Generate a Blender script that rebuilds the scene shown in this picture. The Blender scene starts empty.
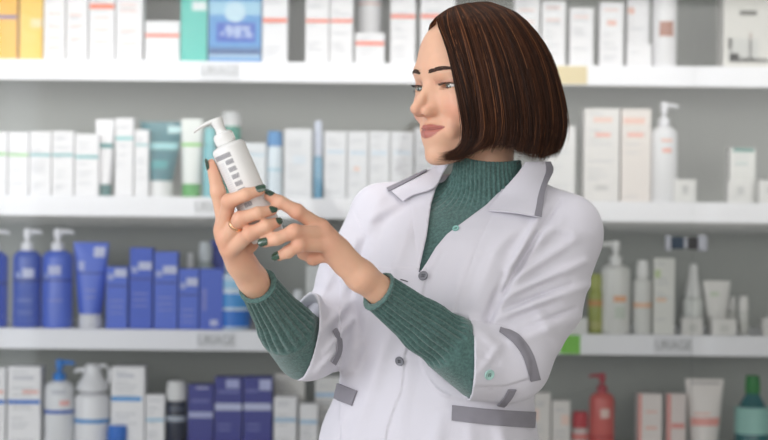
import bpy, bmesh, math, random
import numpy as np
from mathutils import Vector, Matrix

# ------------------------------------------------------------------ camera, light, exposure
scene = bpy.context.scene
COL = scene.collection
CAMZ, FPX, ROLL = 1.36, 1600.0, math.radians(0.62)
CR, SR = math.cos(ROLL), math.sin(ROLL)
cam_d = bpy.data.cameras.new('camera')
cam_d.lens = 75.0
cam_d.sensor_width = 36.0
cam_d.clip_start = 0.05
cam_d.dof.use_dof = True
cam_d.dof.focus_distance = 2.2
cam_d.dof.aperture_fstop = 3.7
cam = bpy.data.objects.new('camera', cam_d)
COL.objects.link(cam)
cam.matrix_world = Matrix(((CR, -SR, 0, 0), (0, 0, -1, 0), (SR, CR, 0, CAMZ), (0, 0, 0, 1)))
scene.camera = cam

world = bpy.data.worlds.new('daylight')
scene.world = world
world.use_nodes = True
bg = world.node_tree.nodes['Background']
bg.inputs[0].default_value = (0.90, 0.95, 1.0, 1)
bg.inputs[1].default_value = 0.47


def area(name, loc, target, sx, sy, power, col):
    l = bpy.data.lights.new(name, 'AREA')
    l.shape = 'RECTANGLE'
    l.size, l.size_y, l.energy, l.color = sx, sy, power, col
    o = bpy.data.objects.new(name, l)
    COL.objects.link(o)
    o.location = loc
    o.rotation_euler = (Vector(target) - Vector(loc)).to_track_quat('-Z', 'Y').to_euler()
    return o


area('window_light', (-2.95, 0.3, 1.85), (0.05, 2.6, 1.35), 2.4, 1.8, 60, (0.93, 0.96, 1.0))
area('shop_front_light', (0.0, -2.9, 2.02), (0.0, 3.0, 1.8), 6.2, 1.4, 82, (1.0, 0.975, 0.94))
area('shop_front_pane_light', (-2.28, -2.88, 1.5), (-2.2, 3.0, 1.4), 0.22, 2.2, 1.6, (0.85, 0.92, 1.0))
wash = area('ceiling_light', (-0.1, 2.35, 2.70), (-0.1, 3.62, 0.35), 3.8, 0.4, 25, (1.0, 0.98, 0.96))
wash.data.spread = math.radians(75)

vs = scene.view_settings
vs.view_transform = 'Standard'
vs.look = 'None'
vs.exposure = 0.14
vs.gamma = 1.0
vs.use_curve_mapping = False


# ------------------------------------------------------------------ helpers
def P(px, py, d):
    """photograph pixel + distance from the camera (m) -> world point"""
    xc = (px - 384.0) / FPX * d
    yc = -(py - 220.0) / FPX * d
    return np.array((xc * CR - yc * SR, d, CAMZ + xc * SR + yc * CR))


def lin(c):
    return tuple(((v / 255.0) / 12.92 if v <= 10 else ((v / 255.0 + 0.055) / 1.055) ** 2.4) for v in c)


MATS = {}


def mat(name, col, rough=0.5, noise=0.0, scale=30.0, bump=0.0, bscale=200.0, metal=0.0, sheen=0.0, sss=0.0,
        spec=0.5, attr=None, coat=0.0):
    key = (name, tuple(col), rough)
    if key in MATS:
        return MATS[key]
    m = bpy.data.materials.new(name)
    m.use_nodes = True
    nt = m.node_tree
    b = nt.nodes['Principled BSDF']
    b.inputs['Roughness'].default_value = rough
    b.inputs['Metallic'].default_value = metal
    b.inputs['Specular IOR Level'].default_value = spec
    b.inputs['Coat Weight'].default_value = coat
    b.inputs['Sheen Weight'].default_value = sheen
    if sss:
        b.inputs['Subsurface Weight'].default_value = sss
        b.inputs['Subsurface Radius'].default_value = (1.0, 0.35, 0.2)
        b.inputs['Subsurface Scale'].default_value = 0.006
    tc = nt.nodes.new('ShaderNodeTexCoord')
    ns = nt.nodes.new('ShaderNodeTexNoise')
    ns.inputs['Scale'].default_value = scale
    ns.inputs['Detail'].default_value = 5
    nt.links.new(tc.outputs['Object'], ns.inputs['Vector'])
    hsv = nt.nodes.new('ShaderNodeHueSaturation')
    mr = nt.nodes.new('ShaderNodeMapRange')
    mr.inputs['From Min'].default_value = 0.3
    mr.inputs['From Max'].default_value = 0.7
    mr.inputs['To Min'].default_value = 1 - noise
    mr.inputs['To Max'].default_value = 1 + noise
    nt.links.new(ns.outputs['Fac'], mr.inputs['Value'])
    nt.links.new(mr.outputs[0], hsv.inputs['Value'])
    hsv.inputs['Color'].default_value = (*lin(col), 1)
    if attr:
        at = nt.nodes.new('ShaderNodeAttribute')
        at.attribute_name = attr
        nt.links.new(at.outputs['Color'], hsv.inputs['Color'])
    nt.links.new(hsv.outputs[0], b.inputs['Base Color'])
    if bump:
        n2 = nt.nodes.new('ShaderNodeTexNoise')
        n2.inputs['Scale'].default_value = bscale
        n2.inputs['Detail'].default_value = 3
        nt.links.new(tc.outputs['Object'], n2.inputs['Vector'])
        bp = nt.nodes.new('ShaderNodeBump')
        bp.inputs['Strength'].default_value = bump
        bp.inputs['Distance'].default_value = 0.001
        nt.links.new(n2.outputs['Fac'], bp.inputs['Height'])
        nt.links.new(bp.outputs[0], b.inputs['Normal'])
    MATS[key] = m
    return m


def tag(o, label=None, cat=None, group=None, kind=None):
    if label:
        o['label'] = label
    if cat:
        o['category'] = cat
    if group:
        o['group'] = group
    if kind:
        o['kind'] = kind
    return o


def empty(name, loc=(0, 0, 0), parent=None):
    o = bpy.data.objects.new(name, None)
    COL.objects.link(o)
    o.location = loc
    o.empty_display_size = 0.02
    o.parent = parent
    return o


class MB:
    """collects vertices and faces (with material slots) and links them as one mesh object"""

    def __init__(self):
        self.v, self.f, self.m, self.mats = [], [], [], []

    def slot(self, m):
        if m not in self.mats:
            self.mats.append(m)
        return self.mats.index(m)

    def add(self, vs_, fs, m):
        o = len(self.v)
        k = self.slot(m)
        self.v += [tuple(float(c) for c in q) for q in vs_]
        self.f += [tuple(i + o for i in f) for f in fs]
        self.m += [k] * len(fs)

    def box(self, x0, x1, y0, y1, z0, z1, m, bev=0.0):
        if bev <= 0:
            v = [(x, y, z) for x in (x0, x1) for y in (y0, y1) for z in (z0, z1)]
            self.add(v, [(0, 1, 3, 2), (4, 6, 7, 5), (0, 4, 5, 1), (2, 3, 7, 6), (0, 2, 6, 4), (1, 5, 7, 3)], m)
            return
        bm = bmesh.new()
        bmesh.ops.create_cube(bm, size=1)
        for q in bm.verts:
            q.co = Vector(((x0 + x1) / 2 + q.co.x * (x1 - x0), (y0 + y1) / 2 + q.co.y * (y1 - y0),
                           (z0 + z1) / 2 + q.co.z * (z1 - z0)))
        bmesh.ops.bevel(bm, geom=list(bm.edges), offset=bev, segments=2, affect='EDGES', profile=0.5)
        bm.verts.index_update()
        self.add([q.co for q in bm.verts], [[q.index for q in f.verts] for f in bm.faces], m)
        bm.free()

    def lathe(self, prof, m, n=28, c=(0, 0, 0), sq=(1, 1), mats=None):
        """prof: [(r, z)...]; sq scales x, y"""
        vs_, fs = [], []
        for r, z in prof:
            for k in range(n):
                a = 2 * math.pi * k / n
                vs_.append((c[0] + r * sq[0] * math.cos(a), c[1] + r * sq[1] * math.sin(a), c[2] + z))
        for i in range(len(prof) - 1):
            for k in range(n):
                fs.append((i * n + k, i * n + (k + 1) % n, (i + 1) * n + (k + 1) % n, (i + 1) * n + k))
        fs.append(tuple(range(n))[::-1])
        fs.append(tuple((len(prof) - 1) * n + k for k in range(n)))
        self.add(vs_, fs, m)

    def tube(self, pts, r, m, n=10):
        pts = [Vector(p) for p in pts]
        rs = r if isinstance(r, (list, tuple)) else [r] * len(pts)
        vs_, fs = [], []
        up = Vector((0, 0, 1))
        for i, p in enumerate(pts):
            t = (pts[min(i + 1, len(pts) - 1)] - pts[max(i - 1, 0)]).normalized()
            if abs(t.dot(up)) > 0.9:
                a = t.cross(Vector((0, 1, 0))).normalized()
            else:
                a = t.cross(up).normalized()
            b = t.cross(a)
            for k in range(n):
                w = 2 * math.pi * k / n
                vs_.append(p + (a * math.cos(w) + b * math.sin(w)) * rs[i])
        for i in range(len(pts) - 1):
            for k in range(n):
                fs.append((i * n + k, (i + 1) * n + k, (i + 1) * n + (k + 1) % n, i * n + (k + 1) % n))
        fs.append(tuple(range(n)))
        fs.append(tuple((len(pts) - 1) * n + k for k in range(n))[::-1])
        self.add(vs_, fs, m)

    def build(self, name, parent=None, smooth=False, loc=None):
        me = bpy.data.meshes.new(name)
        me.from_pydata(self.v, [], self.f)
        for m in self.mats:
            me.materials.append(m)
        me.polygons.foreach_set('material_index', self.m)
        if smooth:
            me.polygons.foreach_set('use_smooth', [True] * len(self.f))
        me.update()
        o = bpy.data.objects.new(name, me)
        COL.objects.link(o)
        o.parent = parent
        if loc is not None:
            o.location = loc
        return o


def shade_auto(o, ang=0.6):
    me = o.data
    me.polygons.foreach_set('use_smooth', [True] * len(me.polygons))
    bm = bmesh.new()
    bm.from_mesh(me)
    for e in bm.edges:
        if len(e.link_faces) == 2 and e.calc_face_angle(0) > ang:
            e.smooth = False
    bm.to_mesh(me)
    bm.free()
    return o


def text_mesh(s, size, m, name, parent, loc, width=None):
    cu = bpy.data.curves.new(name, 'FONT')
    cu.body = s
    cu.size = size
    cu.align_x, cu.align_y = 'CENTER', 'CENTER'
    cu.extrude = 0.0003
    t = bpy.data.objects.new(name, cu)
    COL.objects.link(t)
    bpy.context.view_layer.update()
    me = bpy.data.meshes.new_from_object(t)
    bpy.data.objects.remove(t)
    if width:
        xs = [v.co.x for v in me.vertices]
        k = width / (max(xs) - min(xs))
        for v in me.vertices:
            v.co.x *= k
    me.materials.clear()
    me.materials.append(m)
    o = bpy.data.objects.new(name, me)
    COL.objects.link(o)
    o.rotation_euler = (math.pi / 2, 0, 0)
    o.parent = parent
    o.location = loc
    return o


# ------------------------------------------------------------------ the room and the display cabinet
FLOOR = mat('floor_vinyl', (176, 172, 166), 0.35, 0.05, 6)
WALL = mat('wall_paint', (205, 205, 200), 0.8, 0.02, 8, 0.1, 400)
CEIL = mat('ceiling_paint', (232, 232, 230), 0.9, 0.01, 8)
b = MB(); b.box(-3.2, 3.2, -3.0, 4.1, -0.06, 0.0, FLOOR); tag(b.build('floor'), kind='structure')
b = MB(); b.box(-3.2, 3.2, 4.0, 4.1, 0.0, 2.75, WALL); tag(b.build('wall_back'), kind='structure')
b = MB(); b.box(3.2, 3.3, -3.0, 4.1, 0.0, 2.75, WALL); tag(b.build('wall_right'), kind='structure')
b = MB(); b.box(-3.2, 3.3, -3.0, 4.1, 2.75, 2.83, CEIL); tag(b.build('ceiling'), kind='structure')

YF = 3.58          # front face of the shelf edges
YB = 3.90          # back panel
SHELF_PX = {1: 63.0, 2: 199.0, 3: 332.3, 4: 466.0}
SHZ = {k: float(P(384, v, YF)[2]) for k, v in SHELF_PX.items()}
SHZ[0] = SHZ[1] + 0.302
WHITE_L = mat('shelf_laminate', (244, 244, 248), 0.35, 0.01, 12)
PANEL = mat('cabinet_back_laminate', (156, 159, 153), 0.35, 0.03, 3)
cab = empty('display_cabinet', (0, YF, 0))
tag(cab, 'wide white shop display cabinet with grey back panel behind the person', 'cabinet')


def cabpart(name, boxes, m, bev=0.0):
    q = MB()
    for bx in boxes:
        q.box(bx[0], bx[1], bx[2] - YF, bx[3] - YF, bx[4], bx[5], m, bev)
    return q.build(name, cab)


cabpart('back_panel', [(-1.7, 1.7, YB, YB + 0.02, 0.0, 2.45)], PANEL)
cabpart('side_panel', [(-1.72, -1.7, YF - 0.05, YB + 0.02, 0, 2.45)], WHITE_L)
cabpart('side_panel', [(1.7, 1.72, YF - 0.05, YB + 0.02, 0, 2.45)], WHITE_L)
cabpart('top_panel', [(-1.7, 1.7, YF - 0.05, YB, 2.41, 2.45)], WHITE_L)
cabpart('base_drawer_front', [(-1.7, 1.7, YF - 0.04, YB, 0.0, 0.48)], WHITE_L)
for k in range(5):
    cabpart('shelf', [(-1.7, 1.7, YF, YF + 0.014, SHZ[k] - 0.045, SHZ[k]),
                      (-1.7, 1.7, YF + 0.014, YB, SHZ[k] - 0.018, SHZ[k])], WHITE_L)

# sliding glass doors of the cabinet, each slightly reflective
GL = bpy.data.materials.new('door_glass')
GL.use_nodes = True
nt = GL.node_tree
nt.nodes.clear()
go = nt.nodes.new('ShaderNodeOutputMaterial')
mx = nt.nodes.new('ShaderNodeMixShader')
tr = nt.nodes.new('ShaderNodeBsdfTransparent')
tr.inputs[0].default_value = (0.985, 0.988, 0.986, 1)
gs = nt.nodes.new('ShaderNodeBsdfGlossy')
gs.inputs['Roughness'].default_value = 0.02
fr = nt.nodes.new('ShaderNodeFresnel')
fr.inputs['IOR'].default_value = 1.40
nt.links.new(fr.outputs[0], mx.inputs[0])
nt.links.new(tr.outputs[0], mx.inputs[1])
nt.links.new(gs.outputs[0], mx.inputs[2])
nt.links.new(mx.outputs[0], go.inputs[0])
xs_ = float(P(690, 240, YF)[0])
for nm, x0, x1, yy, lb in (('glass_door', -1.69, xs_ + 0.002, YF - 0.024, 'large sliding glass pane over the left of the shelves'),
                           ('glass_door', xs_ - 0.002, 1.69, YF - 0.038, 'sliding glass pane over the right end of the shelves')):
    q = MB()
    q.box(x0, x1, yy - YF - 0.0025, yy - YF + 0.0025, 0.49, 2.40, GL)
    o = q.build(nm, cab)
    o['label'] = lb
# ------------------------------------------------------------------ goods on the shelves
rng = random.Random(4)
YP = YF + 0.02     # distance of the front faces of the goods
W_ = (238, 237, 239)
INK = mat('grey_print', (176, 178, 184), 0.6)
PAINT = lambda c, r=0.45: mat('printed_card', c, r, 0.015, 40)
PLAS = lambda c, r=0.3: mat('moulded_plastic', c, r, 0.01, 30)
ROWN = {1: 'top shelf', 2: 'second shelf', 3: 'third shelf', 4: 'lowest shelf'}


def zpx(px, py, d):
    return float(P(px, py, d)[2])


def carton(row, x0, x1, yt, col=W_, bands=(), label='', d=YP, depth=None, lines=True, group=None, extra=None):
    z0 = SHZ[row]
    xm = (x0 + x1) / 2
    X0, X1 = float(P(x0, yt, d)[0]), float(P(x1, yt, d)[0])
    w = (X1 - X0) - 0.0012
    h = zpx(xm, yt, d) - z0
    depth = depth or min(0.075, max(0.022, w * 0.8))
    q = MB()
    q.box(-w / 2, w / 2, 0, depth, 0, h, PAINT(col), 0.0012)
    ppm = FPX / d
    for y, hh, c, *fx in bands:
        f0, f1 = fx if fx else (0.0, 1.0)
        zc = zpx(xm, y, d) - z0
        a = -w / 2 + 0.001 + f0 * (w - 0.002)
        e = -w / 2 + 0.001 + f1 * (w - 0.002)
        q.box(a, e, -0.0006, 0.001, max(0.001, zc - hh / ppm / 2), min(h - 0.001, zc + hh / ppm / 2), PAINT(c))
    if lines:
        z = h - 0.012
        while z > 0.012:
            if rng.random() < 0.55:
                lw = w * rng.uniform(0.3, 0.7)
                s = -w / 2 + w * 0.12
                ok = all(abs(z - (zpx(xm, y, d) - z0)) > hh / ppm / 2 + 0.002 for y, hh, *_ in bands)
                if ok:
                    q.box(s, s + lw, -0.0005, 0.001, z - 0.0012, z + 0.0006,
                          INK if sum(col) > 600 else PAINT(tuple(min(255, int(c_ * 0.8 + 60)) for c_ in col)))
            z -= rng.uniform(0.006, 0.013)
    if extra:
        extra(q, w, h)
    o = q.build('carton', None, loc=((X0 + X1) / 2, d, z0 + 0.0003))
    tag(o, label, 'box', group or 'cartons on the ' + ROWN[row])
    return o


def root(name, label, cat, row, xc, d, group):
    e = empty(name, (float(P(xc, 220, d)[0]) if False else xc, d, SHZ[row] + 0.0003))
    return tag(e, label, cat, group)


def cx_(x0, x1, y, d):
    return float((P(x0, y, d)[0] + P(x1, y, d)[0]) / 2)


def band_rings(q, prof, bands, row, xm, d, sq):
    """print bands around a lathed body: rings a hair proud of the surface"""
    z0 = SHZ[row]
    zs = [p[1] for p in prof]
    rs = [p[0] for p in prof]
    for y, hh, c in bands:
        zc = zpx(xm, y, d) - z0
        a, e = zc - hh * d / FPX / 2, zc + hh * d / FPX / 2
        r = float(np.interp(zc, zs, rs)) + 0.0005
        q.lathe([(r, a), (r, e)], PAINT(c, 0.35), 28, (0, 0, 0), sq)


def pump_head(rn, h, z, m, parent, side=1, scale=1.0, name='pump'):
    """collar, stem and beaked actuator; total height h above z"""
    q = MB()
    s = scale
    q.lathe([(rn, z), (rn, z + h * 0.30), (rn * 0.85, z + h * 0.36), (rn * 0.4, z + h * 0.38), (rn * 0.4, z + h * 0.55),
             (rn * 0.62, z + h * 0.58), (rn * 0.66, z + h * 0.92), (rn * 0.5, z + h * 1.0), (0.0005, z + h)], m, 20)
    zz = z + h * 0.86
    L = rn * 2.3
    q.tube([(0, 0, zz), (side * L * 0.6, 0, zz), (side * L, 0, zz - h * 0.02), (side * L * 1.06, 0, zz - h * 0.12)],
           [rn * 0.42, rn * 0.34, rn * 0.26, rn * 0.22], m, 10)
    return shade_auto(q.build(name, parent))


def pump_bottle(row, x0, x1, ysh, ytop, col, pcol, bands=(), label='', side=1, d=YP + 0.02, sq=0.8, group=None, patch=None,
                trans=False):
    xm = (x0 + x1) / 2
    w = (x1 - x0) * d / FPX
    R = w / 2
    z0 = SHZ[row]
    hs = zpx(xm, ysh, d) - z0
    ht = zpx(xm, ytop, d) - z0
    e = root('pump_bottle', label, 'bottle', row, cx_(x0, x1, ysh, d), d, group or 'pump bottles on the ' + ROWN[row])
    q = MB()
    prof = [(R * 0.9, 0), (R, 0.004), (R, hs * 0.9), (R * 0.92, hs * 0.955), (R * 0.62, hs), (R * 0.34, hs + 0.002)]
    q.lathe(prof, PLAS(col), 28, (0, 0, 0), (1, sq))
    band_rings(q, prof, bands, row, xm, d, (1, sq))
    for (fx, y, pw, ph, c) in (patch or ()):
        zc = zpx(xm, y, d) - z0
        px_ = fx * R
        pw2 = pw * d / FPX / 2
        ph2 = ph * d / FPX / 2
        n = 6
        vs_, fs = [], []
        for i in range(n + 1):
            xx = px_ - pw2 + 2 * pw2 * i / n
            yy = -math.sqrt(max(0.0, 1 - (xx / R) ** 2)) * R * sq - 0.0012
            vs_ += [(xx, yy, zc - ph2), (xx, yy, zc + ph2)]
        for i in range(n):
            fs.append((2 * i, 2 * i + 2, 2 * i + 3, 2 * i + 1))
        q.add(vs_, fs, PAINT(c))
    shade_auto(q.build('bottle_body', e))
    pump_head(R * 0.42, ht - hs, hs + 0.001, PLAS(pcol), e, side)
    return e


def cap_bottle(row, x0, x1, ysh, ycap, col, ccol, bands=(), label='', capw=0.6, d=YP + 0.02, sq=0.9, group=None, nm='bottle',
               lidname='cap', round_sh=False, ytop_cap=None):
    """body up to ysh, cap from there up to ycap"""
    xm = (x0 + x1) / 2
    R = (x1 - x0) * d / FPX / 2
    z0 = SHZ[row]
    hs = zpx(xm, ysh, d) - z0
    ht = zpx(xm, ycap, d) - z0
    e = root(nm, label, 'bottle' if nm != 'jar' else 'jar', row, cx_(x0, x1, ysh, d), d, group or 'bottles on the ' + ROWN[row])
    q = MB()
    k = 0.72 if round_sh else 0.93
    prof = [(R * 0.9, 0), (R, 0.004), (R, hs * k), (R * (0.5 + capw / 2), hs * (k + 1) / 2 + 0.0), (R * capw * 0.9, hs), (R * capw * 0.85, hs + 0.003)]
    q.lathe(prof, PLAS(col), 28, (0, 0, 0), (1, sq))
    band_rings(q, prof, bands, row, xm, d, (1, sq))
    shade_auto(q.build('bottle_body', e))
    q = MB()
    rc = R * capw
    q.lathe([(rc * 0.98, hs + 0.0015), (rc, hs + 0.003), (rc * 0.96, ht - 0.002), (rc * 0.85, ht), (0.0005, ht)], PLAS(ccol), 24, (0, 0, 0), (1, sq))
    for i in range(12):
        a = 2 * math.pi * i / 12
        q.box(rc * math.cos(a) - 0.0006, rc * math.cos(a) + 0.0006, rc * sq * math.sin(a) - 0.0006, rc * sq * math.sin(a) + 0.0006,
              hs + 0.004, hs + (ht - hs) * 0.7, PLAS(ccol))
    shade_auto(q.build(lidname, e))
    return e


def cos_tube(row, x0, x1, ytop, capx0, capx1, ycap, col, ccol, bands=(), label='', d=YP + 0.02, group=None, patch=None):
    """squeeze tube standing on its cap, flat crimped end up"""
    xm = (x0 + x1) / 2
    wt = (x1 - x0) * d / FPX / 2
    wc = (capx1 - capx0) * d / FPX / 2
    z0 = SHZ[row]
    hc = zpx(xm, ycap, d) - z0
    ht = zpx(xm, ytop, d) - z0
    e = root('squeeze_tube', label, 'tube', row, cx_(x0, x1, ytop, d), d, group or 'squeeze tubes on the ' + ROWN[row])
    q = MB()
    n, K = 28, 14
    vs_, fs = [], []

    def sec(t):
        a = wc * 1.04 + (wt - wc * 1.04) * t ** 0.8
        bdep = wc * (1 - t) ** 0.75 + 0.0012
        return a, bdep
    for i in range(K + 1):
        t = i / K
        a, bd = sec(t)
        z = hc + (ht - hc) * t
        for k in range(n):
            w = 2 * math.pi * k / n
            vs_.append((a * math.copysign(abs(math.cos(w)) ** (1 - 0.3 * t), math.cos(w)), bd * math.sin(w), z))
    for i in range(K):
        for k in range(n):
            fs.append((i * n + k, i * n + (k + 1) % n, (i + 1) * n + (k + 1) % n, (i + 1) * n + k))
    fs.append(tuple(range(n))[::-1]); fs.append(tuple(K * n + k for k in range(n)))
    q.add(vs_, fs, PLAS(col, 0.35))
    for y, hh, c, *fx in bands:
        f0, f1 = fx if fx else (-0.96, 0.96)
        zc = zpx(xm, y, d) - z0
        a1, e1 = zc - hh * d / FPX / 2, zc + hh * d / FPX / 2
        vv, ff = [], []
        M, R2 = 10, 4
        for j in range(R2 + 1):
            zz = a1 + (e1 - a1) * j / R2
            t = min(1, max(0, (zz - hc) / (ht - hc)))
            a, bd = sec(t)
            for i in range(M + 1):
                f = f0 + (f1 - f0) * i / M
                vv.append((a * f, -bd * math.sqrt(max(0, 1 - f * f)) - 0.0014, zz))
        for j in range(R2):
            for i in range(M):
                ff.append((j * (M + 1) + i, j * (M + 1) + i + 1, (j + 1) * (M + 1) + i + 1, (j + 1) * (M + 1) + i))
        q.add(vv, ff, PAINT(c, 0.4))
    shade_auto(q.build('tube_body', e))
    q = MB()
    q.lathe([(wc * 0.97, 0), (wc, 0.002), (wc, hc - 0.002), (wc * 0.95, hc - 0.0004)], PLAS(ccol), 28)
    for i in range(16):
        a = 2 * math.pi * i / 16
        q.box(wc * math.cos(a) - 0.0006, wc * math.cos(a) + 0.0006, wc * math.sin(a) - 0.0006, wc * math.sin(a) + 0.0006, 0.003, hc - 0.003, PLAS(ccol))
    shade_auto(q.build('cap', e))
    return e


OR = (240, 120, 90)
ORP = (238, 190, 175)
YB_ = YP + 0.085   # a second line of goods behind the first

# --- top shelf
def stripes(c, ys):
    return [(y, 1.2, c, 0.15, 0.8) for y in ys]


carton(1, -22, 18, -40, (238, 180, 20), [(17, 3.5, (120, 90, 150)), (31, 6, (226, 205, 170), 0.0, 0.3)], 'deep yellow carton at the left end of the top shelf, purple band across it')
carton(1, 20, 43.5, -34, (240, 196, 60), [(23, 8, (236, 214, 160), 0.5, 1.0)], 'pale yellow carton with a light patch, second from the left on the top shelf')
carton(1, 44.5, 66, -45, W_, stripes(ORP, (14, 27, 38, 47)), 'tall white carton beside the pale yellow carton on the top shelf')
carton(1, 67, 88.5, -45, W_, stripes(ORP, (15, 26, 39)), 'tall white carton just left of the first orange-banded carton on the top shelf')
carton(1, 89.5, 115.5, -38, W_, [(6.5, 5, (238, 110, 60)), *stripes(ORP, (18, 30, 42))], 'leftmost orange-banded white carton on the top shelf, band close under the photo edge')
carton(1, 116.5, 143.5, -42, W_, stripes(ORP, (5, 11, 31, 44)), 'tall white carton with faint orange writing beside the short white carton')
carton(1, 145, 180, 21, W_, [(35.5, 3.5, OR)], 'short wide white carton with a thin orange line next to the turquoise carton')
carton(1, 181, 208, -30, (70, 195, 180), [(6, 9, (225, 235, 235), 0.42, 0.98)], 'turquoise carton with a small white patch on the top shelf')


def discount_print(q, w, h):
    q.lathe([(0.0235, 0), (0.0235, 0.0012), (0.0005, 0.0013)], PAINT((190, 220, 235)), 28)
    n = 28 * 3
    # turn the disc to face the front, at its height on the carton
    zc = zpx(235, 12, YP) - SHZ[1]
    vv = q.v[-n:]
    q.v[-n:] = [(v[0], -0.0004 - v[2], zc + v[1]) for v in vv]


bx98 = carton(1, 209, 262, -30, (66, 146, 208), [(8, 14, (150, 200, 225)), (32.5, 20, (10, 84, 190), 0.14, 0.9), (48, 1.8, (50, 100, 160)),
              (52, 4, (22, 70, 130)), (56.5, 4, (150, 185, 215))], 'bright blue carton printed -98% in white on the top shelf', lines=False, depth=0.06, extra=discount_print)
text_mesh('-98%', 0.038, PAINT((215, 230, 245)), 'lettering', bx98, (0.003, -0.0008, zpx(235, 32.5, YP) - SHZ[1]), width=0.072)
bx98.data.materials[0].name = 'blue_card'
carton(1, 263, 288.5, -44, W_, [(20.5, 4.5, OR)], 'white carton with an orange band just right of the blue -98% carton')
carton(1, 306, 330, -36, W_, [(21, 3.5, OR)], 'white carton with an orange band, left one of a touching pair before a grey gap')
carton(1, 330.5, 354, -36, W_, [(21, 3.5, OR)], 'white carton with an orange band, right one of a touching pair before a grey gap')
cap_bottle(1, 358, 382, -12, -32, W_, (240, 240, 240), [(5, 1.5, ORP)], 'slim white bottle standing behind a low white carton on the top shelf', d=YB_ + 0.012, capw=0.5)
carton(1, 355, 385, 33, W_, [(43.5, 4, OR)], 'low white carton in front of a slim white bottle on the top shelf')
carton(1, 391, 416.5, -40, W_, [(16.5, 4, OR)], 'tall white carton with an orange band, just left of the person\'s forehead')
carton(1, 421, 456, -40, W_, [(16.5, 4, OR)], 'tall white carton with an orange band, right behind the person\'s forehead')
carton(1, 515, 540, -5, W_, stripes(ORP, (10, 22)), 'white carton partly hidden by the crown of the dark hair on the top shelf')
carton(1, 542, 566, 1, W_, stripes(ORP, (8, 20)), 'white carton, first one fully clear of the dark hair on the top shelf')
carton(1, 570, 594, 8, W_, stripes(ORP, (17,)), 'shortest white carton in the row right of the hair on the top shelf')
carton(1, 600, 624, 2, W_, [(23, 5, ORP, 0.3, 0.7), *stripes(ORP, (10,))], 'white carton with a small salmon spot, third clear of the hair on the top shelf')
carton(1, 627.5, 650, -1, W_, [(11, 6, ORP, 0.0, 0.3)], 'tall white carton standing behind a low white carton on the top shelf', d=YP + 0.04)
carton(1, 627, 652, 44, W_, [], 'low white carton in front of a tall one, right part of the top shelf', depth=0.03)
e = cap_bottle(1, 653, 677, -10, -34, W_, (235, 235, 235), [], 'white bottle with a brown square on it on the top shelf', capw=0.8, sq=0.9, d=YP + 0.012)
q = MB()
vs_ = []
for i in range(7):
    xx = 0.0005 + (i - 3) * 0.0052
    yy = -math.sqrt(max(0, 1 - (xx / 0.027) ** 2)) * 0.0243 - 0.001
    vs_ += [(xx, yy, zpx(665, 37, YP) - SHZ[1]), (xx, yy, zpx(665, 22, YP) - SHZ[1])]
q.add(vs_, [(2 * i, 2 * i + 2, 2 * i + 3, 2 * i + 1) for i in range(6)], PAINT((176, 120, 100)))
q.build('printed_square', e)
carton(1, 724, 772, -30, (216, 214, 208), [(13, 5, (96, 94, 86), 0.33, 0.7), (50, 22, (200, 200, 196), 0.1, 0.75), (44, 12, (130, 130, 124), 0.1, 0.17),
       (58, 9, (95, 95, 92), 0.12, 0.32), (60.5, 4, (120, 118, 112), 0.3, 0.95), (46, 26, (170, 150, 140), 0.55, 0.59)], 'large pale carton with a dark print at the right end of the top shelf', lines=False, depth=0.07)

# --- second shelf
GR, TE = (140, 205, 120), (96, 176, 178)
carton(2, -16, 7.5, 132, W_, [(154, 2.5, GR)], 'white carton with a green line cut by the left edge of the photo, second shelf')
carton(2, 8.3, 29, 132, W_, [(155, 2.5, GR)], 'white carton with a green line, second from the left on the second shelf')
carton(2, 29.8, 51.5, 131.5, W_, [(155, 2.5, TE)], 'white carton with a teal line beside the green-lined cartons, second shelf')
carton(2, 52.2, 74, 131, W_, [(155, 2.5, TE)], 'white carton with a teal line between two teal-lined cartons on the second shelf')
carton(2, 74.8, 99, 134, W_, [(157, 3, TE)], 'white carton with a lower teal line, just left of the dark-capped slim tube')
cos_tube(2, 95.5, 115, 119.5, 101, 114, 184.5, W_, (20, 105, 105), [(146, 4.5, (60, 140, 140))], 'slim white squeeze tube on a dark teal cap, second shelf', d=YP + 0.03)
carton(2, 115.4, 134, 118, W_, [(138.5, 3, (120, 200, 200))], 'tall narrow white carton with a turquoise line left of the dark teal tube')
carton(2, 134.6, 149, 130, W_, [(145, 1.5, TE)], 'narrow white carton hard against the dark teal tube on the second shelf')
cos_tube(2, 140, 183, 122, 153, 176, 181, (4, 108, 120), (232, 232, 232), [(146.5, 7, (150, 205, 210)), (130, 7, (190, 225, 228), 0.35, 0.95), (165, 8, (40, 150, 155), -0.5, 0.5)], 'large dark teal squeeze tube on a white cap, second shelf', d=YP + 0.035)
cos_tube(2, 181, 203, 119, 180.5, 198, 184, (226, 230, 226), (40, 160, 50), [(145, 3, (130, 205, 95))], 'white squeeze tube on a bright green cap, second shelf', d=YP + 0.03)
cap_bottle(2, 203, 217, 146, 128, (110, 185, 195), (120, 195, 200), [], 'light teal bottle between the green-capped tube and the thumb', capw=0.8, d=YP + 0.03)
cap_bottle(2, 221, 241.5, 127, 112, (14, 140, 120), (236, 236, 236), [], 'green bottle with a white lid seen just behind the hand-held pump', capw=0.92, d=YB_ + 0.02)
carton(2, 243, 266, 143, (222, 226, 230), [(155, 2, (185, 210, 225))], 'pale carton between the held bottle and the blue-capped bottle')
cap_bottle(2, 267, 282.5, 147, 131.5, (214, 226, 234), (20, 130, 195), [(170, 3, (170, 205, 220))], 'slim pale bottle with a bright blue cap on the second shelf', capw=0.95, d=YP + 0.02)
carton(2, 284.5, 312, 129, (224, 225, 228), [(160, 8, (214, 222, 230), 0.3, 0.8)], 'white carton right of the blue-capped bottle on the second shelf')
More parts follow.
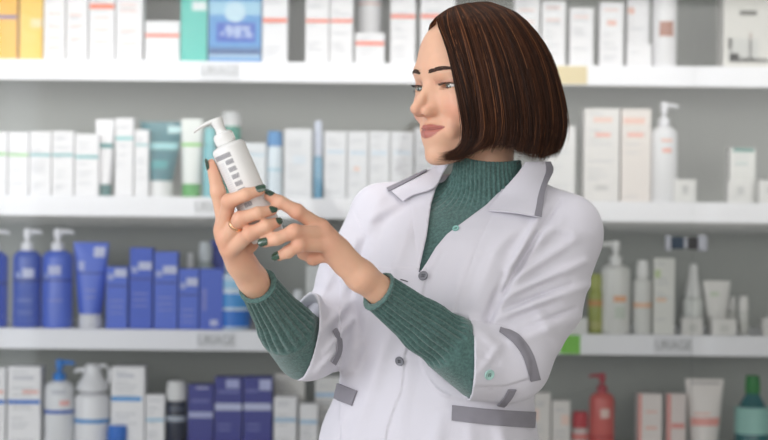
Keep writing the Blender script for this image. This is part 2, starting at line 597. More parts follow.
cap_bottle(2, 313, 323, 157, 121, (120, 175, 205), (205, 212, 228), [], 'tiny slender bottle with a long pale cap and a blue foot, behind the white cartons', capw=0.8, d=YP + 0.012 + 0.02, sq=1)
carton(2, 324.5, 347, 131.5, (224, 225, 228), [(152, 4, (205, 218, 230), 0.1, 0.9)], 'white carton behind the pointing hand, first right of the slender blue-footed bottle')
carton(2, 347.7, 368.5, 131.5, (224, 225, 228), [(153, 4, (205, 218, 230), 0.1, 0.9), (169, 4, (238, 205, 190), 0.3, 0.6)], 'white carton with a faint salmon dot, left of the raised collar')
carton(2, 369.2, 390, 131.5, (224, 225, 228), [(153, 4, (205, 218, 230), 0.1, 0.9)], 'white carton above the near end of the striped shoulder on the second shelf')
carton(2, 390.8, 414, 132, (224, 225, 228), [(153, 3, (208, 220, 230), 0.1, 0.9)], 'white carton left of the person\'s chin on the second shelf')
carton(2, 415, 440, 128, (224, 225, 228), [], 'white carton partly hidden by the chin of the person')
carton(2, 546, 576, 126, (226, 225, 224), [(150, 1.5, (205, 205, 210), 0.3, 0.7)], 'white carton half hidden by the ends of the dark hair, second shelf')
carton(2, 584.5, 620, 108.5, (228, 225, 222), [(120, 5, (238, 205, 192), 0.25, 0.8), (135, 4, (240, 180, 165), 0.3, 0.75), (188, 5, (200, 198, 196), 0.3, 0.7)], 'largest white carton right of the hair on the second shelf, salmon print near its top')
carton(2, 621.5, 651.5, 109, (230, 222, 216), [(121, 6, (240, 200, 185), 0.05, 0.8), (135, 4, (240, 180, 165), 0.2, 0.75)], 'tall cream white carton between a larger carton and the white pump bottle, second shelf')
pump_bottle(2, 650.5, 677.5, 128, 102.5, (230, 230, 232), (230, 230, 234), [], 'white pump bottle with small salmon print on the second shelf', side=1,
            patch=[(0.1, 141, 11, 3, (238, 195, 180)), (0.1, 151, 9, 4, (236, 165, 145))], d=YP + 0.02)
carton(2, 674, 696.5, 179.5, (226, 225, 222), [(190, 9, (196, 196, 194), 0.35, 0.65)], 'small square white carton at the foot of the white pump bottle', d=YP - 0.008, depth=0.024)
carton(2, 730, 756, 148, (222, 222, 218), [(150, 4, (70, 140, 130), 0.1, 0.95), (163, 2, (190, 205, 200), 0.2, 0.7)], 'white carton with a dark green strip along its top edge, second shelf', d=YP + 0.035)
carton(2, 728, 752, 181, (226, 225, 222), [(191, 8, (200, 200, 198), 0.35, 0.7)], 'small white carton in front of the green-topped carton', d=YP - 0.008, depth=0.024)
carton(2, 759, 782, 180.5, (226, 225, 222), [(191, 8, (200, 200, 198), 0.35, 0.7)], 'small white carton cut by the right edge of the photo, second shelf', d=YP - 0.008, depth=0.024)

# --- third shelf
BL, BL2, DK = (80, 110, 212), (64, 96, 202), (50, 64, 150)
LB = (200, 205, 232)
pump_bottle(3, -22, 8.5, 252, 229, (56, 88, 200), (232, 232, 236), [(283, 2, (50, 60, 140))], 'blue pump bottle cut by the left edge of the photo', side=1)
pump_bottle(3, 13, 41.5, 251, 229, (44, 80, 180), (234, 234, 238), [(280, 2, (40, 50, 120))], 'darkest blue pump bottle with a white patch, left part of the third shelf', side=1,
            patch=[(0.25, 273, 11, 9, LB), (-0.45, 275, 5, 6, (150, 165, 215)), (0, 300, 15, 3, (95, 115, 190)), (0, 312, 15, 2, (95, 115, 190))])
pump_bottle(3, 42.5, 73, 251, 229, (84, 112, 210), (234, 234, 238), [(280, 2, (60, 70, 150))], 'lighter blue pump bottle standing next to the wide blue tube', side=1,
            patch=[(-0.05, 270, 13, 9, (190, 196, 230)), (-0.6, 276, 4, 6, (150, 165, 215)), (0, 300, 15, 2, (130, 140, 210))])
cos_tube(3, 73.5, 109, 242.5, 79, 101, 313.5, BL, (228, 228, 230), [(252, 10, LB, 0.2, 0.85), (266, 9, (170, 180, 225), -0.75, -0.35), (273, 1.5, DK), (290, 2, (120, 132, 205), -0.3, 0.5), (297, 2, (120, 132, 205), -0.3, 0.5)], 'blue squeeze tube standing on a white cap, third shelf', d=YP + 0.03)


def bluebox(x0, x1, yt, yl, label, col=BL, d=YP):
    carton(3, x0, x1, yt, col, [(yl, 8, LB, 0.38, 0.98), (yl + 4, 6, (165, 175, 222), 0.05, 0.34), (yl + 13, 1.5, (60, 70, 150)),
           (yl + 28, 1.5, (130, 140, 210), 0.15, 0.8), (yl + 34, 1.5, (130, 140, 210), 0.15, 0.8), (yl + 40, 1.2, (130, 140, 210), 0.15, 0.8)], label, lines=False, d=d,
           group='blue cartons on the third shelf')


bluebox(106, 128, 267, 273, 'short blue carton right beside the blue squeeze tube')
bluebox(129.7, 153, 248, 266, 'tallest blue carton on the third shelf', BL2)
bluebox(154.2, 178, 252, 270, 'second tallest blue carton, right of the tallest on the third shelf')
bluebox(178.8, 199, 269, 282, 'short blue carton with a white tube tip showing behind it', BL)
carton(3, 199.6, 223.5, 269, (70, 100, 204), [(300, 22, (118, 128, 205), 0.1, 0.3), (323, 6, (190, 195, 228), 0.45, 0.8)], 'blue carton with a vertical light mark, last one before the cyan bottle', lines=False,
       group='blue cartons on the third shelf')
cap_bottle(3, 187, 193.5, 270, 253, (228, 228, 230), (234, 234, 234), [], 'thin white bottle peeking over a short blue carton', capw=0.9, d=YB_ + 0.01, sq=1)
cap_bottle(3, 197, 214, 262, 242, (150, 160, 160), (214, 220, 222), [], 'clear bottle with a pale cap behind the blue cartons', capw=0.75, d=YB_ + 0.015, sq=1)
carton(3, 210, 227, 241, (62, 78, 190), [], 'deep blue carton peeking out behind the clear bottle near the wrist', d=YB_ + 0.05, depth=0.03)
cap_bottle(3, 218, 251, 271, 252, (205, 222, 236), (230, 232, 234), [(284, 8, (150, 200, 230)), (300, 14, (60, 150, 220)), (318, 16, (0, 110, 205)), (292, 2, (225, 235, 245))],
           'white and bright blue bottle between the blue cartons and the wrist', capw=0.55, d=YP + 0.03)
carton(3, 270, 290, 300, (205, 210, 214), [], 'small pale carton between the sleeve cuff and the third shelf back', depth=0.03)
cap_bottle(3, 292, 304, 300, 290, (214, 216, 220), (226, 228, 232), [], 'small white bottle peeking above the green cuff', capw=0.7, d=YP + 0.02, sq=1)
carton(3, 306, 330, 266, (215, 217, 216), [], 'pale carton seen in the gap below the pointing hand', d=YP)
cap_bottle(3, 588, 603, 290, 274, (150, 158, 70), (160, 168, 80), [(303, 6, (190, 140, 70)), (325, 8, (170, 170, 100))], 'olive green bottle half hidden by the white sleeve', capw=0.8, d=YP + 0.02)
pump_bottle(3, 601, 630.5, 265, 241.5, (226, 226, 222), (230, 230, 228), [], 'large white pump bottle with orange print beside the white sleeve', side=-1,
            patch=[(0.2, 298.5, 13, 6, (235, 180, 140)), (0.2, 312, 11, 12, (206, 214, 202))])
cap_bottle(3, 633.5, 651.5, 278, 260.5, (226, 226, 222), (232, 232, 230), [(305, 5, (236, 195, 165))], 'white bottle with an orange band between the pump bottle and a tall carton, third shelf', capw=0.62)
carton(3, 654, 675.5, 258.5, (226, 226, 220), [(274, 8, (195, 210, 165), 0.0, 0.3), (300, 4, (236, 205, 180), 0.1, 0.6)], 'tall narrow white carton below the door lock on the third shelf')
e = root('spray_bottle', 'slender tapering white spray bottle below the door lock, third shelf', 'bottle', 3, cx_(683, 703, 300, YP + 0.04), YP + 0.04, 'bottles on the third shelf')
q = MB()
hz = zpx(693, 297, YP + 0.04) - SHZ[3]
q.lathe([(0.021, 0), (0.0225, 0.003), (0.0225, hz * 0.9), (0.018, hz), (0.013, hz + 0.004)], PLAS((224, 226, 222)), 24)
shade_auto(q.build('bottle_body', e))
q = MB()
ht_ = zpx(693, 264, YP + 0.04) - SHZ[3]
q.lathe([(0.0185, hz + 0.003), (0.016, hz + 0.02), (0.011, ht_ - 0.03), (0.0095, ht_ - 0.006), (0.007, ht_), (0.0005, ht_)], PLAS((232, 232, 230)), 24)
shade_auto(q.build('cap', e))
carton(3, 682, 703.5, 318, (224, 222, 218), [(328, 8, (205, 205, 200), 0.3, 0.7)], 'small white carton in front of the slender spray bottle', d=YP - 0.008, depth=0.024)
cos_tube(3, 703, 730.5, 281, 708, 726, 322, (226, 224, 220), (224, 222, 218), [(294, 5, (205, 214, 195), -0.6, 0.1)], 'white squeeze tube behind a small white carton, third shelf', d=YP + 0.045)
carton(3, 712, 737, 319, (224, 222, 218), [(329, 8, (206, 205, 200), 0.3, 0.7)], 'small white carton in front of the white squeeze tube, third shelf', d=YP - 0.008, depth=0.024)
cap_bottle(3, 727.5, 736.5, 312, 297, (214, 214, 208), (226, 225, 222), [], 'tiny white bottle right beside the white squeeze tube', capw=0.9, d=YB_ - 0.01, sq=1)
cap_bottle(3, 738.5, 748.5, 312, 296, (214, 214, 208), (228, 226, 222), [], 'tiny white bottle standing alone near the right end of the third shelf', capw=0.9, d=YP + 0.04, sq=1)
carton(3, 763, 785, 318, (224, 222, 218), [], 'small white carton cut by the right edge of the photo, third shelf', d=YP - 0.008, depth=0.024)
carton(3, 566, 588, 318, (224, 224, 220), [], 'small white carton under the white elbow, above the green shelf tag', d=YP - 0.008, depth=0.024)

# --- lowest shelf
RB = (30, 110, 200)
carton(4, -18, 6, 368, W_, [(402, 4, RB), (392, 3, (235, 180, 170), 0.5, 0.95)], 'white carton with a blue band cut by the left edge of the photo, lowest shelf')
carton(4, 7.5, 41, 367, W_, [(402, 4, RB), (392, 3.5, (235, 185, 175), 0.45, 0.95), (378, 4, (208, 208, 214), 0.15, 0.8)], 'large white carton with a blue band, left of the blue-pump bottle')
pump_bottle(4, 45, 74, 381, 360, (226, 227, 230), (24, 120, 205), [(411, 3.5, (40, 90, 180))], 'white bottle with a bright blue pump on the lowest shelf', side=1,
            patch=[(0.5, 402, 9, 5, (235, 180, 175)), (0.1, 391, 14, 5, (196, 198, 206))])
e = pump_bottle(4, 75, 110, 392, 367, (228, 228, 231), (228, 228, 231), [(420, 4, (60, 140, 205))], 'round-shouldered white bottle with a hooked handle nozzle, lowest shelf', side=-1, d=YP + 0.028)
q = MB()
q.tube([(0.012, 0, 0.212), (0.03, 0, 0.214), (0.038, 0, 0.2), (0.037, 0, 0.178), (0.028, 0, 0.165)], [0.0045, 0.0045, 0.004, 0.004, 0.003], PLAS((228, 228, 231)), 10)
q.build('handle', e, True)
q = MB()
q.lathe([(0.037, 0.158), (0.034, 0.172), (0.024, 0.186), (0.019, 0.2), (0.018, 0.212), (0.012, 0.218), (0.0005, 0.218)], PLAS((228, 228, 231)), 28)
shade_auto(q.build('shoulder', e))
carton(4, 111, 145, 367, W_, [(399, 4.5, (70, 150, 215), 0.0, 0.92), (376, 4, (206, 207, 214), 0.15, 0.7)], 'white carton with a blue band right of the hooked-nozzle bottle')
cap_bottle(4, 107, 128, 440, 425, (60, 120, 200), (50, 115, 205), [], 'small blue and white item in front of the white cartons, lowest shelf', capw=0.95, d=YF + 0.022)
carton(4, 145.6, 165, 395, W_, [(420, 3, (160, 200, 225))], 'narrow white carton with a faint blue line left of the navy bottle')
cap_bottle(4, 166, 187, 401, 381, (30, 36, 58), (228, 228, 228), [(418, 5, (170, 178, 190)), (408, 1.5, (90, 98, 120))], 'navy bottle with a white cap on the lowest shelf', capw=0.9)
NV = (44, 48, 138)
carton(4, 188, 214, 385, NV, [(415, 6, (170, 175, 215)), (401, 3, (100, 105, 175), 0.1, 0.85), (388, 2, (180, 180, 215), 0.3, 0.8)], 'shorter navy blue carton right beside the navy bottle', lines=False)
carton(4, 214.7, 242.7, 377.5, NV, [(407, 7, (190, 195, 225)), (384, 9, (165, 170, 215), 0.4, 0.9), (392, 3, (100, 105, 175), 0.1, 0.9), (425, 2, (100, 105, 175), 0.1, 0.6), (430, 2, (100, 105, 175), 0.1, 0.6)], 'tall navy blue carton with a white band, left of an equally tall one', lines=False)
carton(4, 243.4, 272.5, 377.5, NV, [(407, 7, (190, 195, 225)), (385, 11, (175, 180, 220), 0.55, 0.98), (391, 3, (100, 105, 175), 0.05, 0.5), (425, 2, (100, 105, 175), 0.1, 0.6), (430, 2, (100, 105, 175), 0.1, 0.6)], 'tall navy blue carton with a white band, right against the white cartons below the elbow', lines=False)
carton(4, 274, 297, 397, W_, [(420, 4, (165, 195, 220))], 'white carton with a pale blue line just right of the navy cartons')
carton(4, 274, 305, 374, (224, 222, 218), [], 'white carton with only its top showing, below the green elbow', d=YB_, depth=0.05)
carton(4, 299.5, 318, 404, W_, [(422, 4, (170, 200, 225))], 'narrow white carton standing alone left of the coat hem')
carton(4, 315, 346, 377, (226, 225, 224), [(395, 4, (170, 200, 230))], 'white carton partly hidden by the waist of the coat', d=YB_, depth=0.05)
PK = (236, 190, 178)
carton(4, 534, 551, 393, (228, 224, 220), [(415, 12, (240, 215, 205), 0.0, 0.3)], 'white carton right beside the belted coat on the lowest shelf')
carton(4, 552, 570.5, 401, (228, 224, 220), [(420, 10, (240, 212, 200), 0.5, 1.0)], 'short white carton left of the red-lidded jar')
cap_bottle(4, 571.5, 588.5, 428, 411.5, (206, 190, 186), (190, 48, 58), [(436, 6, (215, 120, 115))], 'small jar with a red lid beside the red pump bottle', capw=0.9, nm='jar', lidname='lid', sq=1)
pump_bottle(4, 589.5, 614.5, 393, 373.5, (205, 92, 84), (168, 36, 52), [(436, 5, (190, 70, 66))], 'red pump bottle with a dark red pump on the lowest shelf', side=-1,
            patch=[(0.15, 412.5, 9, 9, (228, 200, 190))])
carton(4, 638, 662.5, 394, (230, 222, 218), [(425, 62, (232, 150, 140), 0.0, 0.13), (412, 2, PK, 0.3, 0.8), (428, 3, PK, 0.3, 0.8)], 'white carton with a salmon left edge, right of the red pump bottle')
carton(4, 666.5, 686.5, 394, (226, 214, 210), [(425, 62, (225, 145, 138), 0.0, 0.2), (426, 5, (228, 150, 142), 0.25, 0.95)], 'white carton with a salmon edge and band right beside the wide white tube')
cos_tube(4, 685, 724, 379, 693, 716, 452, (228, 222, 218), (228, 222, 218), [(383, 3, (195, 190, 188), -0.8, 0.8), (421, 8, (232, 160, 150), -0.9, 0.9), (413, 2, PK, -0.7, 0.3)], 'wide white squeeze tube with a salmon band on the lowest shelf', d=YP + 0.03)
cap_bottle(4, 735, 770, 394, 375.5, (12, 96, 100), (14, 124, 44), [(420, 26, (150, 200, 190))], 'teal bottle with a green cap at the right end of the lowest shelf', capw=0.42, round_sh=True, d=YP + 0.04)

# --- tags clipped to the shelf edges, door lock
TAGW = mat('tag_card', (230, 230, 234), 0.5)
TXT = mat('tag_ink', (160, 162, 162), 0.7)


def shelf_tag(row, x0, x1, y0, y1, m, label, txt=None):
    a, c = P(x0, y0, YF), P(x1, y1, YF)
    w = float(c[0] - a[0]); xc = float((a[0] + c[0]) / 2)
    hgt = (y1 - y0) / FPX * YF
    zc = SHZ[row] - 0.0225
    q = MB()
    q.box(-w / 2, w / 2, -0.0018, -0.0001, -hgt / 2, hgt / 2, m)
    o = q.build('shelf_tag', None, loc=(xc, YF, zc))
    tag(o, label, 'tag', 'tags on the shelf edges')
    if txt:
        text_mesh(txt, hgt * 0.8, TXT, 'lettering', o, (0, -0.0022, 0), width=w * 0.92)


shelf_tag(1, 200, 240, 62, 79, TAGW, 'white name tag with grey capital letters on the edge of the top shelf', 'URIAGE')
shelf_tag(2, 194, 233, 196, 213, TAGW, 'white name tag with grey letters on the second shelf edge, partly behind the raised hand', 'URIAGE')
shelf_tag(3, 197, 236, 330, 347, TAGW, 'white name tag with grey capital letters below the blue cartons', 'URIAGE')
shelf_tag(3, 654, 692, 336, 353, TAGW, 'white name tag with faint grey letters on the third shelf, right of the person', 'URIAGE')
shelf_tag(1, 556, 587, 64, 82, mat('tag_yellow', (226, 208, 160), 0.5), 'plain yellowish tag on the top shelf edge right of the hair')
shelf_tag(3, 560, 580, 334, 353, mat('tag_green', (120, 196, 60), 0.5), 'bright green tag on the third shelf edge below the elbow')

lk = empty('door_lock', tuple(float(v) for v in P(686, 243, YF - 0.048)))
lk.scale = (0.9, 0.9, 0.85)
tag(lk, 'small chrome and black lock clamped on the glass door edges', 'lock')
CH = mat('chrome', (120, 122, 128), 0.5)
q = MB(); q.box(-0.051, -0.038, -0.012, 0.006, -0.02, 0.02, CH, 0.002); q.build('end_clamp', lk)
q = MB(); q.box(0.028, 0.05, -0.014, 0.006, -0.021, 0.021, CH, 0.003); q.build('end_clamp', lk)
q = MB(); q.box(-0.038, -0.006, -0.008, 0.004, -0.016, 0.016, mat('blue_steel', (8, 30, 46), 0.7), 0.002); q.build('bolt_housing', lk)
q = MB(); q.box(-0.006, 0.003, -0.006, 0.004, -0.013, 0.013, CH, 0.001); q.box(0.003, 0.028, -0.008, 0.004, -0.016, 0.016, mat('black_steel', (10, 10, 12), 0.6), 0.002)
q.build('key_cylinder', lk)
# ------------------------------------------------------------------ surface nets over signed distance functions
def V3(p):
    return np.asarray(p, dtype=np.float32)


def cap(p, a, b_, ra, rb):
    a, b_ = V3(a), V3(b_)
    ba = b_ - a
    pa = p - a
    h = np.clip((pa @ ba) / max(1e-9, float(ba @ ba)), 0, 1)
    return np.linalg.norm(pa - h[:, None] * ba, axis=1) - (ra + (rb - ra) * h)


def ell(p, c, r, R=None):
    q = p - V3(c)
    if R is not None:
        q = q @ R
    r = V3(r)
    k0 = np.linalg.norm(q / r, axis=1)
    k1 = np.linalg.norm(q / (r * r), axis=1) + 1e-9
    return k0 * (k0 - 1.0) / k1


def smin(a, b_, k):
    h = np.clip(0.5 + 0.5 * (b_ - a) / k, 0, 1)
    return b_ + (a - b_) * h - k * h * (1 - h)


def smax(a, b_, k):
    return -smin(-a, -b_, k)


def near(p, c, r):
    return np.linalg.norm(p - V3(c), axis=1) < r


def sdf_surface(fn, lo, hi, vox):
    B = 8
    lo = np.asarray(lo, np.float32)
    nb = np.ceil((np.asarray(hi) - lo) / (vox * B)).astype(int)
    N = nb * B
    D = np.empty(tuple(N), np.float32)
    gi = np.stack(np.meshgrid(*[np.arange(n) for n in nb], indexing='ij'), -1).reshape(-1, 3)
    cen = lo + (gi * B + (B - 1) / 2) * vox
    dc = np.concatenate([fn(cen[i:i + 200000].astype(np.float32)) for i in range(0, len(cen), 200000)])
    D6 = D.reshape(nb[0], B, nb[1], B, nb[2], B)
    D6[:] = np.where(dc < 0, -1, 1).astype(np.float32).reshape(nb[0], 1, nb[1], 1, nb[2], 1)
    act = gi[np.abs(dc) < vox * B * 0.87 * 1.35 + 0.002]
    off = np.stack(np.meshgrid(*[np.arange(B)] * 3, indexing='ij'), -1).reshape(-1, 3)
    for i in range(0, len(act), 600):
        g = act[i:i + 600]
        idx = (g[:, None, :] * B + off[None]).reshape(-1, 3)
        d = fn((lo + idx * vox).astype(np.float32))
        D[idx[:, 0], idx[:, 1], idx[:, 2]] = d
    S = D < 0
    n = S[:-1, :-1, :-1].astype(np.uint8)
    n = n + S[1:, :-1, :-1] + S[:-1, 1:, :-1] + S[:-1, :-1, 1:] + S[1:, 1:, :-1] + S[1:, :-1, 1:] + S[:-1, 1:, 1:] + S[1:, 1:, 1:]
    cells = np.argwhere((n > 0) & (n < 8))
    del n
    corner = np.array([(i, j, k) for i in (0, 1) for j in (0, 1) for k in (0, 1)])
    val = np.stack([D[cells[:, 0] + c[0], cells[:, 1] + c[1], cells[:, 2] + c[2]] for c in corner], 1)
    acc = np.zeros((len(cells), 3), np.float32)
    cnt = np.zeros(len(cells), np.float32)
    for i in range(8):
        for j in range(i + 1, 8):
            if np.abs(corner[i] - corner[j]).sum() == 1:
                a, b_ = val[:, i], val[:, j]
                m = (a < 0) != (b_ < 0)
                t = np.where(m, a / np.where(a == b_, 1, a - b_), 0)
                acc += m[:, None] * (corner[i] + t[:, None] * (corner[j] - corner[i]))
                cnt += m
    vert = lo + (cells + acc / cnt[:, None]) * vox
    idm = np.full(D.shape, -1, np.int32)
    idm[cells[:, 0], cells[:, 1], cells[:, 2]] = np.arange(len(cells))
    quads = []
    for ax in range(3):
        s0 = [slice(None)] * 3
        s1 = [slice(None)] * 3
        s0[ax], s1[ax] = slice(0, -1), slice(1, None)
        e = np.argwhere(S[tuple(s0)] != S[tuple(s1)])
        u, v = [(1, 2), (2, 0), (0, 1)][ax]
        e = e[(e[:, u] > 0) & (e[:, v] > 0)]
        ins = S[e[:, 0], e[:, 1], e[:, 2]]
        q = []
        for du, dv in ((0, 0), (-1, 0), (-1, -1), (0, -1)):
            c = e.copy()
            c[:, u] += du
            c[:, v] += dv
            q.append(idm[c[:, 0], c[:, 1], c[:, 2]])
        q = np.stack(q, 1)
        q[~ins] = q[~ins][:, ::-1]
        quads.append(q[(q >= 0).all(1)])
    return vert.astype(np.float64), np.concatenate(quads)


def np_mesh(name, v, f, mats, parent=None, colors=None, midx=None, loc=(0, 0, 0)):
    me = bpy.data.meshes.new(name)
    k = f.shape[1]
    me.vertices.add(len(v))
    me.vertices.foreach_set('co', (v - np.asarray(loc)).astype(np.float32).ravel())
    me.loops.add(f.size)
    me.loops.foreach_set('vertex_index', f.astype(np.int32).ravel())
    me.polygons.add(len(f))
    me.polygons.foreach_set('loop_start', np.arange(0, f.size, k, dtype=np.int32))
    me.polygons.foreach_set('use_smooth', np.ones(len(f), bool))
    for m in mats:
        me.materials.append(m)
    if midx is not None:
        me.polygons.foreach_set('material_index', midx.astype(np.int32))
    me.update(calc_edges=True)
    if colors is not None:
        ca = me.color_attributes.new('Col', 'FLOAT_COLOR', 'POINT')
        c4 = np.ones((len(v), 4), np.float32)
        c4[:, :3] = colors
        ca.data.foreach_set('color', c4.ravel())
    o = bpy.data.objects.new(name, me)
    COL.objects.link(o)
    o.parent = parent
    return o


# ------------------------------------------------------------------ the person
D0 = 2.32


def W(px, py, dz=0.0):
    return P(px, py, D0 + dz)


PB = W(478, 300, 0.03)
person = empty('person', (float(PB[0]), float(PB[1]), 0.0))
tag(person, 'woman with dark brown bob, white lab coat over green turtleneck, raising a pump bottle', 'person')
PLOC = (float(PB[0]), float(PB[1]), 0.0)

# head frame: f forward, l her left, u up
yaw, pit = math.radians(37.8), math.radians(3)
Hf = np.array((-math.cos(yaw) * math.cos(pit), -math.sin(yaw) * math.cos(pit), -math.sin(pit)))
Hl = np.cross((0, 0, 1), Hf); Hl /= np.linalg.norm(Hl)
Hu = np.cross(Hf, Hl)
HR = np.stack([Hf, Hl, Hu], 1).astype(np.float32)
EYE = W(427.8, 87, -0.085 * 0.613)
HC = EYE - Hf * 0.085


def HW(f, l, u):
    return HC + Hf * f + Hl * l + Hu * u


EYR = 0.0122
EYF, EYL = 0.0640, 0.0325


def head_sdf(p):
    q = (p - V3(HC)) @ HR
    s = q.copy()
    s[:, 1] = np.abs(s[:, 1])
    f, l, u = s[:, 0], s[:, 1], s[:, 2]
    d = ell(s, (-0.010, 0, 0.034), (0.096, 0.073, 0.082))
    d = smin(d, ell(s, (0.022, 0, -0.020), (0.060, 0.060, 0.075)), 0.030)
    d = smin(d, cap(s, (0.0, 0.047, -0.056), (0.058, 0.013, -0.095), 0.013, 0.013), 0.030)     # jaw
    d = smin(d, ell(s, (0.0735, 0, -0.0975), (0.0145, 0.017, 0.0135)), 0.016)                      # chin
    d = smin(d, ell(s, (0.050, 0.040, -0.030), (0.024, 0.021, 0.021)), 0.022)                     # cheek
    d = smin(d, cap(s, (0.0775, 0.008, 0.0215), (0.063, 0.044, 0.024), 0.0075, 0.0065), 0.016)     # brow
    d = smin(d, ell(s, (0.069, 0, -0.067), (0.022, 0.027, 0.022)), 0.016)                         # mouth mound
    # eye sockets
    d = smax(d, -ell(s, (0.091, 0.0285, 0.001), (0.014, 0.0165, 0.0105)), 0.010)
    # nose
    nb = cap(s, (0.0805, 0, 0.005), (0.0990, 0, -0.020), 0.0058, 0.0068)
    nb = smin(nb, cap(s, (0.0990, 0, -0.020), (0.1085, 0, -0.0308), 0.0068, 0.0078), 0.006)
    nb = smin(nb, ell(s, (0.0935, 0.0100, -0.0350), (0.0112, 0.0068, 0.0074)), 0.006)
    nb = smin(nb, cap(s, (0.082, 0, -0.040), (0.1005, 0, -0.0365), 0.0045, 0.0050), 0.005)
    nb = smin(nb, cap(s, (0.083, 0.004, -0.012), (0.085, 0.008, -0.027), 0.0055, 0.0078), 0.007)
    d = smin(d, nb, 0.010)
    d = smax(d, -ell(s, (0.0985, 0.0062, -0.0425), (0.0055, 0.0026, 0.0042)), 0.002)                 # nostrils
    # eyeball bulge and lids
    e = EYR + 0.0018
    ed = np.linalg.norm(s - V3((EYF, EYL, 0.0)), axis=1)
    d = smin(d, ed - e, 0.005)
    t = (l - EYL) / 0.0150
    up = 0.0026 * np.clip(1 - t * t, 0, 1) ** 0.6 + 0.0006 * t
    dn = -0.0030 * np.clip(1 - t * t, 0, 1) ** 0.7 - 0.0003 + 0.0006 * t
    slit = np.maximum(np.maximum(u - up, dn - u), np.maximum(np.abs(t) * 0.015 - 0.0134, 0.062 - f))
    d = smax(d, -slit, 0.0008)
    # lid crease
    cr = np.abs(u - (0.0078 - 0.004 * t * t)) - 0.0004
    d = d + 0.0007 * np.exp(-(cr / 0.0012) ** 2) * (np.abs(t) < 0.9) * (f > 0.06)
    # lips
    ln = -0.0605
    up_ = cap(s, (0.0895, 0.003, ln + 0.0030), (0.0725, 0.0245, ln + 0.0030), 0.0044, 0.0014)
    lo_ = cap(s, (0.0872, 0.000, ln - 0.0062), (0.0725, 0.0225, ln - 0.0002), 0.0058, 0.0018)
    d = smin(d, up_, 0.0035)
    d = smin(d, lo_, 0.0035)
    mo = cap(s, (0.0950, 0, ln - 0.0006), (0.0760, 0.0270, ln + 0.0028), 0.0018, 0.0014)
    d = smax(d, -mo, 0.0024)
    d = smin(d, ell(s, (0.0665, 0.0300, ln + 0.002), (0.009, 0.006, 0.012)), 0.008)
    # ears
    d = smin(d, ell(s, (-0.012, 0.072, -0.006), (0.017, 0.006, 0.028)), 0.004)
    return d


def chain(p, pts, rs, k=0.003):
    d = None
    for i in range(len(pts) - 1):
        c = cap(p, pts[i], pts[i + 1], rs[i], rs[i + 1])
        d = c if d is None else smin(d, c, k)
    return d


FR = (0.0098, 0.0090, 0.0080, 0.0064)
# raised right hand (round the bottle)
R_WR = W(252, 279, -0.205)
RH = {
    'thumb': [W(241, 264, -0.228), W(226, 228, -0.258), W(218.0, 192, -0.266), W(212.2, 164.5, -0.270)],
    'index': [W(223, 231, -0.262), W(229, 201.5, -0.293), W(246, 194.5, -0.3045), W(260, 190.5, -0.301)],
    'middle': [W(225, 241, -0.262), W(240, 219, -0.299), W(258, 213, -0.305), W(272, 210.5, -0.296)],
    'ring': [W(230, 251, -0.257), W(250, 233.5, -0.299), W(266, 226, -0.303), W(277, 222.5, -0.294)],
    'little': [W(239, 256, -0.243), W(251, 245, -0.236), W(258, 236, -0.224), W(256, 228, -0.212)],
}
L_WR = W(361, 276, -0.245)
LH = {
    'thumb': [W(350, 266, -0.222), W(330, 250, -0.205), W(312, 243, -0.212), W(299, 240, -0.222)],
    'index': [W(321, 227, -0.268), W(297, 211.5, -0.288), W(280.5, 202, -0.291), W(269, 196, -0.288)],
    'middle': [W(324, 234, -0.275), W(294, 231.5, -0.301), W(277, 239, -0.304), W(265, 242.5, -0.301)],
    'ring': [W(327, 245, -0.272), W(299, 244.5, -0.296), W(288, 252, -0.289), W(279, 256, -0.280)],
    'little': [W(330, 255, -0.256), W(313, 258.5, -0.252), W(303, 254, -0.236), W(298, 249, -0.226)],
}
R_EL = W(318, 356, -0.045)
R_SH = W(382, 218, 0.06)
L_EL = W(512, 366, -0.115)
L_SH = W(565, 236, -0.02)


def hand_sdf(p, H, wr, wd, little_k=0.004):
    """palm from metacarpals, five fingers; wd = extra point up the forearm"""
    d = None
    for nme in ('index', 'middle', 'ring', 'little'):
        m = cap(p, wr, H[nme][0], 0.0150, 0.0108 if nme != 'little' else 0.0098)
        d = m if d is None else smin(d, m, 0.010)
    a, b_ = H['index'][0], H['little'][0]
    d = smin(d, cap(p, wr * 0.45 + a * 0.55, wr * 0.45 + b_ * 0.55, 0.0115, 0.0115), 0.010)
    th = cap(p, wr, H['thumb'][0], 0.0150, 0.0150)
    th = smin(th, chain(p, H['thumb'], (0.0148, 0.0108, 0.0094, 0.0074), 0.005), 0.008)
    d = smin(d, th, 0.012)
    for nme in ('index', 'middle', 'ring', 'little'):
        rr = FR if nme != 'little' else tuple(r * 0.88 for r in FR)
        fg = chain(p, H[nme], rr, 0.003)
        # knuckle bulges
        k1 = np.linalg.norm(p - V3(H[nme][1]), axis=1) - rr[1] * 1.04
        fg = smin(fg, k1, 0.004)
        d = smin(d, fg, 0.0035)
    return d


TB = math.radians(24)
TF = np.array((-math.sin(TB), -math.cos(TB)))   # chest facing, in XY
TS = np.array((math.cos(TB), -math.sin(TB)))    # her left, in XY


def prof(z, tab):
    zs = [t[0] for t in tab]
    return [np.interp(z, zs, [t[i] for t in tab]).astype(np.float32) for i in range(1, len(tab[0]))]


